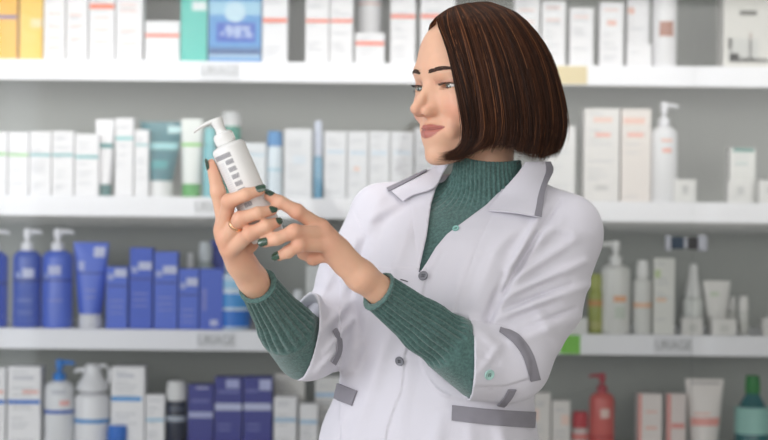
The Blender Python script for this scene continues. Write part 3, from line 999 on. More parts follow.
def sm(tab, n=40):
    """smooth a table of (z, ...) rows with a cubic blend"""
    zs = np.linspace(tab[0][0], tab[-1][0], n)
    out = []
    for z in zs:
        w = [math.exp(-((z - t[0]) / 0.05) ** 2) + 1e-9 for t in tab]
        base = [np.interp(z, [t[0] for t in tab], [t[i] for t in tab]) for i in range(1, len(tab[0]))]
        out.append((z, *base))
    a = np.array(out)
    k = np.array([1, 2, 3, 2, 1]) / 9
    for c in range(1, a.shape[1]):
        e = np.pad(a[:, c], 2, mode='edge')
        a[:, c] = np.convolve(e, k, 'valid')
    return [tuple(r) for r in a]


def zrow(py, px=450):
    return float(W(px, py, 0)[2])


def trow(py, xl, xr, dep, dz):
    """one level of the torso: photo outline xl..xr at height py, depth radius, centre distance"""
    c = W((xl + xr) / 2, py, dz)
    half = (xr - xl) / 2 / FPX * (D0 + dz)
    return (c[2], c[0], c[1], half, dep)


# coat outline level by level (z, cx, cy, halfwidth, halfdepth)
TORSO = sm(sorted([
    trow(900, 318, 560, 0.170, 0.03), trow(640, 312, 552, 0.158, 0.03), trow(520, 314, 546, 0.145, 0.03), trow(455, 319, 538, 0.130, 0.025),
    trow(425, 322, 534, 0.122, 0.02), trow(398, 338, 530, 0.112, 0.015), trow(375, 344, 532, 0.112, 0.01), trow(340, 348, 545, 0.118, 0.01), trow(300, 352, 556, 0.124, 0.01),
    trow(260, 356, 568, 0.122, 0.015), trow(235, 362, 572, 0.112, 0.02), trow(215, 385, 568, 0.092, 0.025), trow(200, 415, 552, 0.070, 0.03), trow(186, 440, 535, 0.055, 0.03),
    trow(176, 452, 520, 0.045, 0.03)]), 70)


def torso_sdf(p, grow=0.0):
    cx, cy, a, b_ = prof(p[:, 2], TORSO)
    dx, dy = p[:, 0] - cx, p[:, 1] - cy
    s = dx * TS[0] + dy * TS[1]
    f = dx * TF[0] + dy * TF[1]
    # the outline width seen from the camera fixes the half width across the body
    aa = np.sqrt(np.maximum((a * a - (b_ * math.sin(TB)) ** 2), 1e-4)) / math.cos(TB)
    aa, bb = aa + grow, b_ + grow
    n = 2.25
    k = ((np.abs(s) / aa) ** n + (np.abs(f) / bb) ** n + 1e-9) ** (1 / n)
    g = np.minimum(aa, bb)
    d = (k - 1) * g
    d = np.where(d > 0, d * 0.9, d)
    return smax(d, p[:, 2] - TORSO[-1][0], 0.02)


def gauss_lines(px, py, lines):
    """cloth folds: each line = (x0, y0, x1, y1, width px, height m), seen on the front of the garment"""
    out = np.zeros(len(px), np.float32)
    for x0, y0, x1, y1, w, h in lines:
        dx, dy = x1 - x0, y1 - y0
        L2 = dx * dx + dy * dy
        t = ((px - x0) * dx + (py - y0) * dy) / L2
        tc = np.clip(t, 0, 1)
        dist = np.hypot(px - x0 - tc * dx, py - y0 - tc * dy)
        taper = np.clip(1.0 - np.abs(tc - 0.5) * 1.1, 0.3, 1)
        out += h * taper * np.exp(-(dist / w) ** 2)
    return out


def proj(p):
    """world -> photograph pixel"""
    dx, dz = p[:, 0], p[:, 2] - CAMZ
    xc = dx * CR + dz * SR
    yc = -dx * SR + dz * CR
    return 384 + xc / p[:, 1] * FPX, 220 - yc / p[:, 1] * FPX


def poly_sd(px, py, poly):
    """signed distance in px to a polygon (negative inside)"""
    n = len(poly)
    d = np.full(len(px), 1e9, np.float32)
    ins = np.zeros(len(px), bool)
    for i in range(n):
        ax, ay = poly[i]
        bx, by = poly[(i + 1) % n]
        ex, ey = bx - ax, by - ay
        t = np.clip(((px - ax) * ex + (py - ay) * ey) / (ex * ex + ey * ey), 0, 1)
        d = np.minimum(d, np.hypot(px - ax - t * ex, py - ay - t * ey))
        c = ((ay > py) != (by > py)) & (px < ex * (py - ay) / (ey if ey else 1e-9) + ax)
        ins ^= c
    return np.where(ins, -d, d)


def poly_line_y(px, pts):
    return np.interp(px, [a for a, _ in pts], [b_ for _, b_ in pts])


FOLDS = [
    # near sleeve
    (500, 300, 585, 262, 4.5, 0.0055), (497, 318, 590, 285, 5, 0.005), (505, 309, 570, 284, 2.5, -0.0035), (520, 330, 575, 308, 2.5, -0.003), (505, 285, 575, 240, 5, 0.0035), (520, 255, 560, 222, 6, 0.003),
    (515, 340, 578, 318, 7, 0.0045), (545, 205, 500, 290, 5, 0.005), (530, 300, 560, 345, 6, 0.0025), (556, 228, 590, 236, 7, 0.002),
    (535, 238, 505, 290, 4, -0.004), (512, 318, 560, 300, 3.5, -0.003), (515, 296, 560, 276, 3.5, -0.003), (505, 275, 487, 318, 4, -0.006),
    (480, 330, 500, 350, 5, 0.002), (500, 345, 480, 372, 4, 0.002), (476, 352, 498, 362, 3, -0.0018),
    # chest
    (470, 250, 448, 320, 9, 0.003), (500, 240, 476, 300, 8, 0.0025), (520, 225, 495, 250, 6, 0.003), (400, 225, 385, 300, 9, 0.0028),
    (375, 230, 362, 300, 7, 0.003), (365, 240, 352, 275, 5, -0.003), (412, 215, 400, 260, 6, 0.002), (390, 330, 372, 380, 8, 0.003),
    (365, 320, 352, 380, 6, 0.0035), (378, 370, 350, 440, 9, 0.003), (410, 350, 400, 430, 8, 0.002), (430, 340, 445, 400, 9, 0.0025),
    (352, 400, 332, 440, 7, 0.003), (440, 420, 430, 470, 8, 0.003), (500, 425, 510, 470, 8, 0.0035), (470, 425, 472, 470, 7, 0.002),
    (395, 205, 372, 218, 5, 0.003), (380, 200, 362, 240, 6, 0.003), (440, 250, 430, 268, 3, 0.0015),
    # far sleeve
    (345, 225, 322, 280, 6, 0.004), (355, 240, 342, 300, 5, 0.004), (335, 270, 318, 300, 5, 0.003), (350, 300, 325, 330, 5, 0.004), (352, 320, 326, 352, 4, 0.004),
    (345, 340, 318, 372, 4, 0.0035), 
]
FOLDS_SEAM = [(505, 188, 480, 240, 1.1, -0.0012), (480, 240, 462, 290, 1.1, -0.0012), (462, 290, 452, 330, 1.1, -0.0012), (560, 200, 538, 234, 2.4, -0.0035), (538, 234, 516, 268, 2.8, -0.0060), (516, 268, 489, 322, 2.8, -0.0070), (352, 205, 366, 236, 1.2, -0.0015), (366, 236, 350, 300, 1.2, -0.0012),
              (410, 199, 418, 268, 1.0, -0.0014)]

VNECK = [(448, 140), (451, 160), (444, 175), (436, 188), (431, 205), (427, 235), (420, 266), (418.5, 274), (421, 271), (427, 262), (436, 247), (447, 234), (463, 222),
         (486, 205), (505, 186), (522, 166), (530, 150), (500, 130)]
SL_CUT_C = W(468, 358, -0.145)      # mouth of the near sleeve
SL_CUT_N = np.array((-0.97, -0.10, 0.0)); SL_CUT_N = SL_CUT_N / np.linalg.norm(SL_CUT_N)
RS_DIR = (R_WR - R_EL) / np.linalg.norm(R_WR - R_EL)
RS_CUT_C = W(302, 343, -0.075)
RS_CN = np.array((-0.92, -0.37, 0.08)); RS_CN = RS_CN / np.linalg.norm(RS_CN)
FPLACK = [(428, 268), (423, 300), (413, 330), (406, 355), (404, 378), (402, 392), (394, 412), (388, 430), (385, 460), (384, 700)]


def near_sleeve(p, g=0.0):
    d = cap(p, W(560, 240, -0.01), W(537, 300, -0.05), 0.060 + g, 0.061 + g)
    d = smin(d, cap(p, W(537, 300, -0.05), L_EL + np.array((0.000, 0, 0.008)), 0.060 + g, 0.0525 + g), 0.02)
    d = smin(d, cap(p, L_EL + np.array((-0.004, 0, 0.004)), W(456, 360, -0.15), 0.0525 + g, 0.0550 + g), 0.015)
    return d


def far_sleeve(p, g=0.0):
    d = cap(p, W(384, 220, 0.05), W(356, 275, 0.02), 0.052 + g, 0.050 + g)
    d = smin(d, cap(p, W(356, 275, 0.02), W(333, 333, -0.02), 0.050 + g, 0.050 + g), 0.02)
    d = smin(d, cap(p, W(333, 335, -0.02), W(306, 341, -0.065), 0.050 + g, 0.053 + g), 0.015)
    d = smin(d, cap(p, W(306, 341, -0.065), W(306, 341, -0.065) + RS_DIR * 0.05, 0.053 + g, 0.053 + g), 0.015)
    return d


def forearm_n(p, g=0.0):      # near (left) green forearm
    d = cap(p, W(378, 291, -0.232), W(425, 327, -0.185), 0.0268 + g, 0.0350 + g)
    return smin(d, cap(p, W(425, 327, -0.185), W(482, 366, -0.138), 0.0350 + g, 0.0450 + g), 0.01)


def forearm_f(p, g=0.0):      # far (right) green forearm
    d = cap(p, W(256, 283, -0.200), W(284, 325, -0.125), 0.0250 + g, 0.0365 + g)
    return smin(d, cap(p, W(284, 325, -0.125), W(306, 349, -0.06), 0.0365 + g, 0.0435 + g), 0.01)


def coat_base(p):
    d = torso_sdf(p)
    # bust
    for c in (W(410, 300, -0.062), W(478, 300, -0.095)):
        d = smin(d, ell(p, c, (0.060, 0.048, 0.062)), 0.05)
    # shoulders
    d = smin(d, cap(p, W(430, 204, 0.045), W(379, 210, 0.055), 0.040, 0.037), 0.03)
    d = smin(d, cap(p, W(525, 212, 0.01), W(568, 226, -0.01), 0.044, 0.046), 0.03)
    return d


def coat_outer(p):
    t = coat_base(p)
    n = near_sleeve(p)
    f = far_sleeve(p)
    d = smin(smin(t, n, 0.018), f, 0.014)
    px, py = proj(p)
    fr = np.clip((D0 + 0.03 - p[:, 1]) / 0.02, 0, 1)
    d = d - fr * gauss_lines(px, py, FOLDS) * 1.6
    d = d - fr * gauss_lines(px, py, FOLDS_SEAM)
    # overlapping front edge
    xe = np.interp(py, [b_ for _, b_ in FPLACK], [a for a, _ in FPLACK])
    st = np.clip((xe - px) / 2.2, 0, 1) * (py > 268) * (px > 340) * fr
    d = d - 0.0028 * st
    # turned-up cuff: thicker towards the mouth of the near sleeve
    k = poly_sd(px, py, [(455, 318), (503, 326), (519, 340), (529, 360), (530, 378), (505, 386), (455, 386)])
    d = d - 0.0025 * np.clip(-k / 1.2 + 0.5, 0, 1) * (p[:, 1] < L_EL[1] + 0.01)
    return d


def coat_sdf(p):
    d = coat_outer(p)
    # hollow: sleeves, neck
    ins_n = near_sleeve(p, -0.0034)
    ins_n = np.maximum(ins_n, 0.0 - ((p - V3(SL_CUT_C - 0.03 * SL_CUT_N)) @ V3(SL_CUT_N)))
    d = np.maximum(d, -ins_n)
    cutn = np.maximum((p - V3(SL_CUT_C)) @ V3(SL_CUT_N), near_sleeve(p, 0.012))
    cutn = np.maximum(cutn, -0.0 + p[:, 1] - (D0 - 0.085))
    inside_cut = np.minimum(-cutn, 1)
    # remove sleeve tip beyond its mouth (only outside the torso)
    tip = np.minimum(near_sleeve(p, 0.008), 1)
    beyond = -((p - V3(SL_CUT_C)) @ V3(SL_CUT_N))      # negative beyond the mouth
    rem = np.maximum(np.maximum(tip, beyond), -(coat_base(p) - 0.002))
    d = np.maximum(d, -rem)
    ball = np.linalg.norm(p - V3(RS_CUT_C + RS_DIR * 0.03), axis=1) - 0.085
    ins_f = np.maximum(np.maximum(far_sleeve(p, -0.0035), -((p - V3(RS_CUT_C - 0.02 * RS_CN)) @ V3(RS_CN))), ball)
    d = np.maximum(d, -ins_f)
    beyond = -((p - V3(RS_CUT_C)) @ V3(RS_CN))
    rem = np.maximum(np.maximum(far_sleeve(p, 0.03), beyond), ball)
    d = np.maximum(d, -rem)
    # V opening at the front
    px, py = proj(p)
    v = poly_sd(px, py, VNECK) * (2.25 / FPX)
    v = np.maximum(v, p[:, 1] - (D0 + 0.03))
    core = sweater_core(p)
    v = np.maximum(v, -(core + 0.005))
    d = np.maximum(d, -v)
    d = np.maximum(d, -(core + 0.0045))
    # neck hole
    nk = cap(p, W(487, 200, 0.02), W(487, 120, 0.02), 0.057, 0.057)
    d = np.maximum(d, -nk)
    # hem
    d = np.maximum(d, 0.86 - p[:, 2])
    ins = np.maximum(torso_sdf(p, -0.004), p[:, 2] - 0.93)
    d = np.maximum(d, -ins)
    return d


NA, NBp = W(488, 230, 0.015), W(487, 158, 0.005)     # axis of the turtleneck
NAX = (NBp - NA) / np.linalg.norm(NBp - NA)


def sweater_core(p):
    d = coat_base(p) + 0.010
    nk = cap(p, W(488, 222, 0.02), W(487, 150, 0.005), 0.0530, 0.0490)
    return smin(d, nk, 0.03)


def rib(p, a, b_, n, amp, ph=0.0):
    """ribs running along the axis a-b"""
    a, b_ = V3(a), V3(b_)
    ax = (b_ - a) / np.linalg.norm(b_ - a)
    r = np.array((0.0, -1.0, 0.0), np.float32)
    e1 = r - ax * (r @ ax); e1 /= np.linalg.norm(e1)
    e2 = np.cross(ax, e1)
    q = p - a
    ang = np.arctan2(q @ e2, q @ e1)
    w = 0.5 + 0.5 * np.cos(ang * n + ph)
    return amp * (1 - w ** 0.6)


def sweater_torso(p):
    d = sweater_core(p)
    px, py = proj(p)
    t = np.clip((215 - py) / 22, 0, 1)
    d = d + t * rib(p, NA, NBp, 44, 0.0045)
    d = d - 0.003 * np.exp(-((py - 178 - (px - 470) * 0.05) / 3.0) ** 2) * (np.abs(px - 480) < 60) * 0.4
    top = (p - V3(W(487, 163.5, 0.0))) @ V3(np.array((0.06, 0.0, 1.0)) / np.linalg.norm((0.06, 0, 1.0)))
    top = top - 0.006 * ((p[:, 0] - W(487, 160, 0)[0]) / 0.04) ** 2 + 0.002 * (p[:, 1] - D0) / 0.045
    d = smax(d, top, 0.003)
    d = np.maximum(d, -(body_neck(p) - 0.0012))
    d = np.maximum(d, W(450, 460, 0)[2] - p[:, 2])
    return d


def body_neck(p):
    return cap(p, W(484, 210, 0.02), HW(-0.022, 0, -0.04), 0.0425, 0.0425)


def sleeve_green(p, fa, a, b_, e, n, cuff_c, t0):
    d = fa(p)
    q = ((p - V3(cuff_c)) @ V3((b_ - a) / np.linalg.norm(b_ - a)))
    L = float(np.linalg.norm(e - cuff_c))
    t = np.clip((t0 * L - q) / 0.012, 0, 1) * np.clip((q - 0.001) / 0.004, 0, 1)
    d = d + t * rib(p, a, b_, n, 0.0052)
    d = d - 0.002 * (1 - t) * (q > 0)
    return d, q


def sweater_n(p):
    a, b_ = W(378, 291, -0.232), W(470, 355, -0.145)
    cc = W(377, 292, -0.232)
    d, q = sleeve_green(p, forearm_n, a, b_, W(480, 360, -0.135), 24, cc, 0.68)
    d = smax(d, -q, 0.0015)
    d = np.where((p - V3(SL_CUT_C)) @ V3(SL_CUT_N) < -0.001, np.maximum(d, near_sleeve(p, -0.0048)), d)
    px, py = proj(p)
    d = d - gauss_lines(px, py, [(448, 332, 462, 352, 4, 0.002), (440, 352, 455, 376, 4, 0.0018)])
    return np.maximum(d, -(chain(p, [L_WR, W(425, 325, -0.185), W(490, 362, -0.13)], (0.0190, 0.0250, 0.034)) - 0.001))


def sweater_f(p):
    a, b_ = W(256, 283, -0.200), W(300, 342, -0.075)
    cc = W(256, 288, -0.198)
    d, q = sleeve_green(p, forearm_f, a, b_, W(306, 349, -0.06), 22, cc, 0.62)
    d = smax(d, -q, 0.0015)
    d = np.where((p - V3(RS_CUT_C)) @ V3(RS_CN) < -0.001, np.maximum(d, far_sleeve(p, -0.0048)), d)
    return np.maximum(d, -(chain(p, [R_WR, W(284, 325, -0.125), W(312, 352, -0.05)], (0.0184, 0.0255, 0.034)) - 0.001))


def sweater_sdf(p):
    d = sweater_torso(p)
    m = near(p, W(430, 330, -0.18), 0.16)
    if m.any():
        d[m] = np.minimum(d[m], sweater_n(p[m]))
    m = near(p, W(282, 322, -0.13), 0.13)
    if m.any():
        d[m] = np.minimum(d[m], sweater_f(p[m]))
    u = np.minimum(cap(p, R_SH, W(324, 345, -0.035), 0.034, 0.036), cap(p, L_SH, L_EL, 0.042, 0.044))
    return np.minimum(d, u)


BT, BBm = W(227.5, 145.5, -0.270), W(268.5, 238, -0.262)


def body_sdf(p):
    d = np.full(len(p), 0.05, np.float32)
    t = torso_sdf(p, -0.022)
    t = smin(t, cap(p, W(430, 222, 0.045), R_SH, 0.022, 0.030), 0.03)
    t = smin(t, cap(p, W(525, 224, 0.01), L_SH, 0.022, 0.034), 0.03)
    t = smin(t, body_neck(p), 0.02)
    t = np.maximum(t, -(p[:, 2] - 0.95))
    d = t
    d = smin(d, chain(p, [R_SH, R_EL], (0.034, 0.029)), 0.02)
    d = smin(d, chain(p, [R_EL, W(284, 325, -0.125), R_WR], (0.028, 0.0245, 0.0180), 0.01), 0.008)
    d = smin(d, chain(p, [L_SH, L_EL], (0.036, 0.030)), 0.02)
    d = smin(d, chain(p, [L_EL, W(425, 325, -0.185), L_WR], (0.029, 0.0240, 0.0186), 0.01), 0.008)
    m = near(p, HC - np.array((0, 0, 0.02)), 0.20)
    if m.any():
        d[m] = smin(d[m], head_sdf(p[m]), 0.01)
    for H, wr, c in ((RH, R_WR, W(240, 225, -0.27)), (LH, L_WR, W(312, 240, -0.265))):
        m = near(p, c, 0.13)
        if m.any():
            d[m] = smin(d[m], hand_sdf(p[m], H, wr, None), 0.008)
    m = near(p, (BT + BBm) / 2, 0.10)
    if m.any():
        q = p[m]
        ax = V3((BT - BBm) / np.linalg.norm(BT - BBm))
        h = (q - V3(BBm)) @ ax
        r = np.linalg.norm(q - V3(BBm) - h[:, None] * ax, axis=1)
        cyl = np.maximum(r - 0.0234, -0.0010 - h)
        d[m] = np.maximum(d[m], -cyl)
    return d


def skin_color(v):
    base = np.array(lin((226, 178, 150)))
    col = np.tile(base, (len(v), 1))
    q = (v - HC) @ np.stack([Hf, Hl, Hu], 1)
    f, l, u = q[:, 0], np.abs(q[:, 1]), q[:, 2]
    head = (np.linalg.norm(q, axis=1) < 0.15)

    def blend(w, c):
        w = (np.clip(w, 0, 1) * 1.0)[:, None]
        col[:] = col * (1 - w) + np.array(lin(c)) * w
    hw = head.astype(float)
    blend(hw * np.exp(-((l - 0.045) / 0.022) ** 2 - ((u + 0.035) / 0.022) ** 2) * 0.40, (222, 140, 118))
    blend(hw * np.exp(-(l / 0.014) ** 2 - ((u + 0.037) / 0.012) ** 2 - ((f - 0.105) / 0.02) ** 2) * 0.30, (222, 145, 125))
    # lips
    ln = -0.0605
    t = np.clip(l / 0.0255, 0, 1)
    upb = ln + 0.0070 * (1 - t ** 2.2) - 0.0010 * np.exp(-(l / 0.003) ** 2) + 0.003 * t ** 2 + 0.0008
    lob = ln - 0.0126 * (1 - t ** 2.4) + 0.003 * t ** 2 + 0.0003
    ed = np.minimum(upb - u, u - lob)
    lip = np.clip(ed / 0.0010 + 0.3, 0, 1) * (l < 0.0255) * (f > 0.062) * hw * 0.9
    blend(lip, (180, 106, 99))
    blend(np.exp(-((u - ln + 0.0006 - 0.0034 * t ** 2) / 0.0009) ** 2) * (l < 0.0262) * (f > 0.062) * hw * 0.8, (122, 62, 58))
    # eyelids: brown eye shadow along the lid
    te = (l - EYL) / 0.017
    w = hw * (np.abs(te) < 1.1) * np.exp(-((u - 0.0055) / 0.004) ** 2) * (f > 0.06) * 0.55
    blend(w, (176, 120, 104))
    w = hw * (np.abs(te) < 0.85) * np.exp(-((u - 0.0034 * np.sqrt(np.clip(1 - te * te, 0, 1))) / 0.0010) ** 2) * (f > 0.068) * 0.9
    blend(w, (52, 34, 30))
    # knuckles, finger tips and palms a little redder
    for H in (RH, LH):
        for nme, pts in H.items():
            for i in (0, 1):
                r = np.linalg.norm(v - pts[i], axis=1)
                blend(np.exp(-(r / 0.013) ** 2) * 0.42, (212, 134, 110))
            r = np.linalg.norm(v - pts[3], axis=1)
            blend(np.exp(-(r / 0.012) ** 2) * 0.35, (218, 140, 120))
    return col


def make(name, fn, lo, hi, vox, m, colors=None, parent=person):
    v, f = sdf_surface(fn, lo, hi, vox)
    c = colors(v) if colors else None
    return np_mesh(name, v, f, [m], parent, c, loc=PLOC)


SKIN = mat('skin', (226, 178, 150), 0.48, 0.02, 60, 0.12, 900, sss=0.22, spec=0.4, attr='Col')
COAT = mat('coat_cotton', (213, 210, 219), 0.85, 0.012, 12, 0.25, 900, sheen=0.15, spec=0.25)
KNIT = mat('green_knit', (82, 112, 108), 0.95, 0.30, 260, 0.9, 700, sheen=0.35, spec=0.15)
GREY = mat('grey_trim', (140, 137, 145), 0.85, 0.03, 60, 0.2, 900, spec=0.2)

import time as _t
_t0 = _t.time()
xlo, xhi = W(195, 0, -0.3)[0], W(620, 0, 0.1)[0]
body = make('body', body_sdf, (xlo - 0.02, 1.93, 0.93), (xhi, 2.52, W(400, -10, 0)[2] + 0.03), 0.00165, SKIN, skin_color)
print('body', _t.time() - _t0)
coat = make('lab_coat', coat_sdf, (W(270, 0, 0)[0], 2.08, 0.84), (W(625, 0, 0)[0], 2.60, W(450, 150, 0)[2]), 0.0021, COAT)
print('coat', _t.time() - _t0)
sweater = make('turtleneck_sweater', sweater_sdf, (W(225, 0, -0.1)[0], 2.02, 0.98), (W(600, 0, 0)[0], 2.52, W(450, 145, 0)[2]), 0.0016, KNIT)
print('sweater', _t.time() - _t0)
# ------------------------------------------------------------------ hair
def catmull(pts, n):
    pts = np.asarray(pts, float)
    d = np.r_[0, np.cumsum(np.linalg.norm(np.diff(pts, axis=0), axis=1))]
    t = np.linspace(0, d[-1], n)
    e = np.vstack([2 * pts[0] - pts[1], pts, 2 * pts[-1] - pts[-2]])
    out = []
    for x in t:
        i = min(int(np.searchsorted(d, x, 'right')) - 1, len(pts) - 2)
        u = (x - d[i]) / (d[i + 1] - d[i])
        a, b_, c, g = e[i], e[i + 1], e[i + 2], e[i + 3]
        out.append(0.5 * (2 * b_ + (c - a) * u + (2 * a - 5 * b_ + 4 * c - g) * u * u + (3 * b_ - a - 3 * c + g) * u ** 3))
    return np.array(out)


def strands_mesh(paths, rad, cols, name, m, parent, taper=True):
    """paths (N, K, 3); three-sided tubes"""
    N, K, _ = paths.shape
    t = np.gradient(paths, axis=1)
    t /= np.linalg.norm(t, axis=2, keepdims=True) + 1e-12
    ref = np.array((0.3, 1.0, 0.1))
    a = np.cross(t, ref); a /= np.linalg.norm(a, axis=2, keepdims=True) + 1e-12
    b_ = np.cross(t, a)
    s = np.linspace(0, 1, K)
    r = rad[:, None] * (np.minimum(1, (1 - s) * 5 + 0.15)[None] if taper else 1) * np.minimum(1, s * 8 + 0.5)[None]
    v = np.stack([paths + r[..., None] * (a * math.cos(w) + b_ * math.sin(w)) for w in (0, 2.094, 4.189)], 2)
    idx = np.arange(N * K * 3).reshape(N, K, 3)
    f = np.stack([idx[:, :-1], idx[:, 1:], np.roll(idx, -1, 2)[:, 1:], np.roll(idx, -1, 2)[:, :-1]], -1).reshape(-1, 4)
    c = np.repeat(cols, K * 3, axis=0)
    return v.reshape(-1, 3), f, c


K_ = 14
Z8 = 0.86
GUIDES = [
    # far side, front to crown
    [(441, 13, -.045), (434, 20, -.040), (429.5, 29, -.02), (431, 50, .015), (438, 90, .045), (446, 128, .05)],
    [(444, 11, -.052), (437, 16, -.052), (431, 23, -.045), (430.5, 30, -.03), (434, 50, .0), (440, 90, .035), (448, 125, .045)],
    # near side
    [(444, 11, -.06), (436, 17, -.074), (438.5, 27, -.088), (447.5, 50, -.100), (456.5, 85, -.104), (462.5, 113, -.102), (466, 134, -.096), (464, 148, -.090), (453, 157, -.085), (438, 158, -.083)],
    [(449, 8, -.06), (450, 25, -.088), (459, 55, -.106), (469, 90, -.108), (473, 122, -.103), (474, 143, -.097), (468, 152, -.092), (457, 157, -.088)],
    [(457, 5, -.055), (466, 24, -.092), (476, 60, -.108), (484, 100, -.110), (487, 128, -.106), (484, 144, -.1), (477, 151, -.095)],
    [(467, 3, -.045), (484, 20, -.085), (499, 60, -.106), (508, 100, -.108), (510, 132, -.1), (505, 148, -.095)],
    [(477, 2, -.03), (499, 15, -.07), (519, 55, -.096), (530, 100, -.096), (532, 135, -.088), (526, 158, -.082)],
    [(486, 1.5, -.015), (511, 12, -.045), (537, 50, -.07), (549, 95, -.07), (551, 132, -.06), (543, 162, -.055)],
    [(491, 2, 0), (521, 16, -.012), (548, 52, -.02), (560.5, 95, -.02), (564, 128, -.015), (555, 156, -.012)],
    [(491, 2, .01), (519, 16, .035), (545, 50, .05), (558, 95, .055), (561, 127, .05), (553, 154, .045)],
    [(488, 2, .02), (502, 18, .07), (522, 50, .095), (533, 95, .1), (535, 125, .1), (529, 152, .09)],
    [(479, 3, .02), (482, 20, .075), (492, 50, .108), (499, 95, .112), (502, 125, .108), (500, 150, .1)],
    [(468, 5, .01), (464, 20, .055), (467, 50, .09), (472, 95, .098), (476, 125, .093), (478, 148, .088)],
]
G = np.array([catmull([W(a, b_, c * Z8) for a, b_, c in g], K_) for g in GUIDES])
hr = np.random.RandomState(7)
HAIRM = mat('dark_brown_hair', (60, 38, 28), 0.42, 0.0, 10, spec=0.18, attr='Col')


def hair_surface(gi):
    """interpolated guide, gi in [0, len-1]"""
    i = np.clip(np.floor(gi).astype(int), 0, len(G) - 2)
    t = (gi - i)
    t = (t * t * (3 - 2 * t) * 0.35 + t * 0.65)[:, None, None]
    return G[i] * (1 - t) + G[i + 1] * t


near_lo, near_hi = 2.0, 12.0
N1 = 15000
gi = np.concatenate([hr.uniform(2.0, 9.3, int(N1 * 0.78)), hr.uniform(9.3, 12.0, N1 - int(N1 * 0.78))])
gi = np.concatenate([gi, hr.uniform(0.0, 0.999, 900)])
N = len(gi)
s_ = np.linspace(0, 1, K_)
drift = hr.normal(0, 0.16, N) * np.where((gi > 2.3) & (gi < 8.5), 1, 0)
sq_ = (s_ ** 1.3)[None, :, None]
pa = hair_surface(gi) * (1 - sq_) + hair_surface(np.clip(gi + drift, 0, 11.99)) * sq_
ncl = 170
cl = np.round(gi * ncl / 12) / ncl * 12
pc = hair_surface(np.clip(cl + 0.0, 0, 12))
clj = hr.normal(0, 1, (4000, 3))[(cl * 100).astype(int) % 4000]
kc = (hr.uniform(0.15, 0.75, N)[:, None] * s_[None] ** 1.2)[..., None]
pa = pa * (1 - kc) + pc * kc
cen = np.array((HC[0] + 0.006, HC[1], 0))
rad_v = pa.copy(); rad_v -= cen; rad_v[..., 2] = 0
rad_v /= np.linalg.norm(rad_v, axis=2, keepdims=True)
inw = hr.uniform(0, 1, N) ** 1.5 * 0.011
pa -= rad_v * (inw[:, None] * np.minimum(1, s_ * 4)[None])[..., None]
pa += rad_v * (clj[:, :1] * 0.0030 * s_[None])[..., None]
amp = hr.normal(0, 1, (N, 1, 3)) * np.where(gi < 2.6, 0.0036, 0.0026)[:, None, None]
pa += amp * (s_[None, :, None] ** 1.3)
wv = hr.uniform(0, 6.28, N)
pa += rad_v * (0.0007 * np.sin(s_[None] * 9 + wv[:, None]) * s_[None])[..., None]
# trimmed ends at slightly different heights
cut = hr.uniform(0.93, 1.0, N)
cut = np.where(hr.uniform(0, 1, N) < 0.06, hr.uniform(0.75, 0.95, N), cut)
tt = s_[None] * cut[:, None] * (K_ - 1)
i0 = np.minimum(np.floor(tt).astype(int), K_ - 2)
fr_ = (tt - i0)[..., None]
ar = np.arange(N)[:, None]
pa = pa[ar, i0] * (1 - fr_) + pa[ar, i0 + 1] * fr_
# fly-away hairs
fly = hr.uniform(0, 1, N) < 0.012
pa[fly] += rad_v[fly] * (0.004 * s_[None, :, None] ** 2) * hr.uniform(0.3, 1.3, (fly.sum(), 1, 1))
c_dark, c_mid, c_hi = (np.array(lin(c)) for c in ((38, 22, 15), (88, 52, 33), (166, 106, 66)))
u_ = hr.uniform(0, 1, N)
clu = np.clip(0.5 + 0.5 * np.sin(cl * 9.1 + 1.3 * np.sin(cl * 23.0)), 0, 1) ** 2
mixv = np.clip(u_ ** 1.5 * 0.45 + clu * 0.5, 0, 1)[:, None]
hc = c_dark * (1 - mixv) + c_mid * mixv
hi = (hr.uniform(0, 1, N) < 0.02 + 0.09 * clu)[:, None]
hc = np.where(hi, c_mid * 0.5 + c_hi * 0.5, hc)
hv, hf, hcol = strands_mesh(pa, hr.uniform(0.00028, 0.00046, N), hc, 'hair', HAIRM, person)
# the mass of hair below the outer strands
gg = np.linspace(0.0, 12.0, 90)
gg = np.concatenate([np.linspace(2.0, 12.0, 84)])
sh = hair_surface(gg)
rv = sh - cen; rv[..., 2] = 0; rv /= np.linalg.norm(rv, axis=2, keepdims=True)
sh_o = sh - rv * (0.006 * np.minimum(1, s_ * 3))[None, :, None] - np.array((0, 0, 0.002))
sh_i = sh_o - rv * 0.007
ng = len(gg)
vv = np.concatenate([sh_o[:, :-1].reshape(-1, 3), sh_i[:, :-1].reshape(-1, 3)])
K1 = K_ - 1
ff = []
for i in range(ng - 1):
    for k in range(K1 - 1):
        a = i * K1 + k
        ff.append((a, a + 1, a + K1 + 1, a + K1))
        a += ng * K1
        ff.append((a, a + K1, a + K1 + 1, a + 1))
    a, b_ = i * K1 + K1 - 1, ng * K1 + i * K1 + K1 - 1
    ff.append((a, b_, b_ + K1, a + K1))
for i in (0, ng - 1):
    for k in range(K1 - 1):
        a, b_ = i * K1 + k, ng * K1 + i * K1 + k
        ff.append((a, b_, b_ + 1, a + 1))
av = np.concatenate([hv, vv])
af = np.concatenate([hf, np.array(ff) + len(hv)])
ac = np.concatenate([hcol, np.tile(np.array(lin((36, 24, 19))), (len(vv), 1))])
np_mesh('hair', av, af, [HAIRM], person, ac, loc=PLOC)


# ------------------------------------------------------------------ eyes, brows, lashes
def head_project(l, u, f0=0.125):
    q = np.stack([np.full(len(l), f0), l, u], 1)
    for _ in range(40):
        p = (HC + q[:, :1] * Hf + q[:, 1:2] * Hl + q[:, 2:] * Hu).astype(np.float32)
        q[:, 0] -= head_sdf(p) * 0.7
    return HC + q[:, :1] * Hf + q[:, 1:2] * Hl + q[:, 2:] * Hu


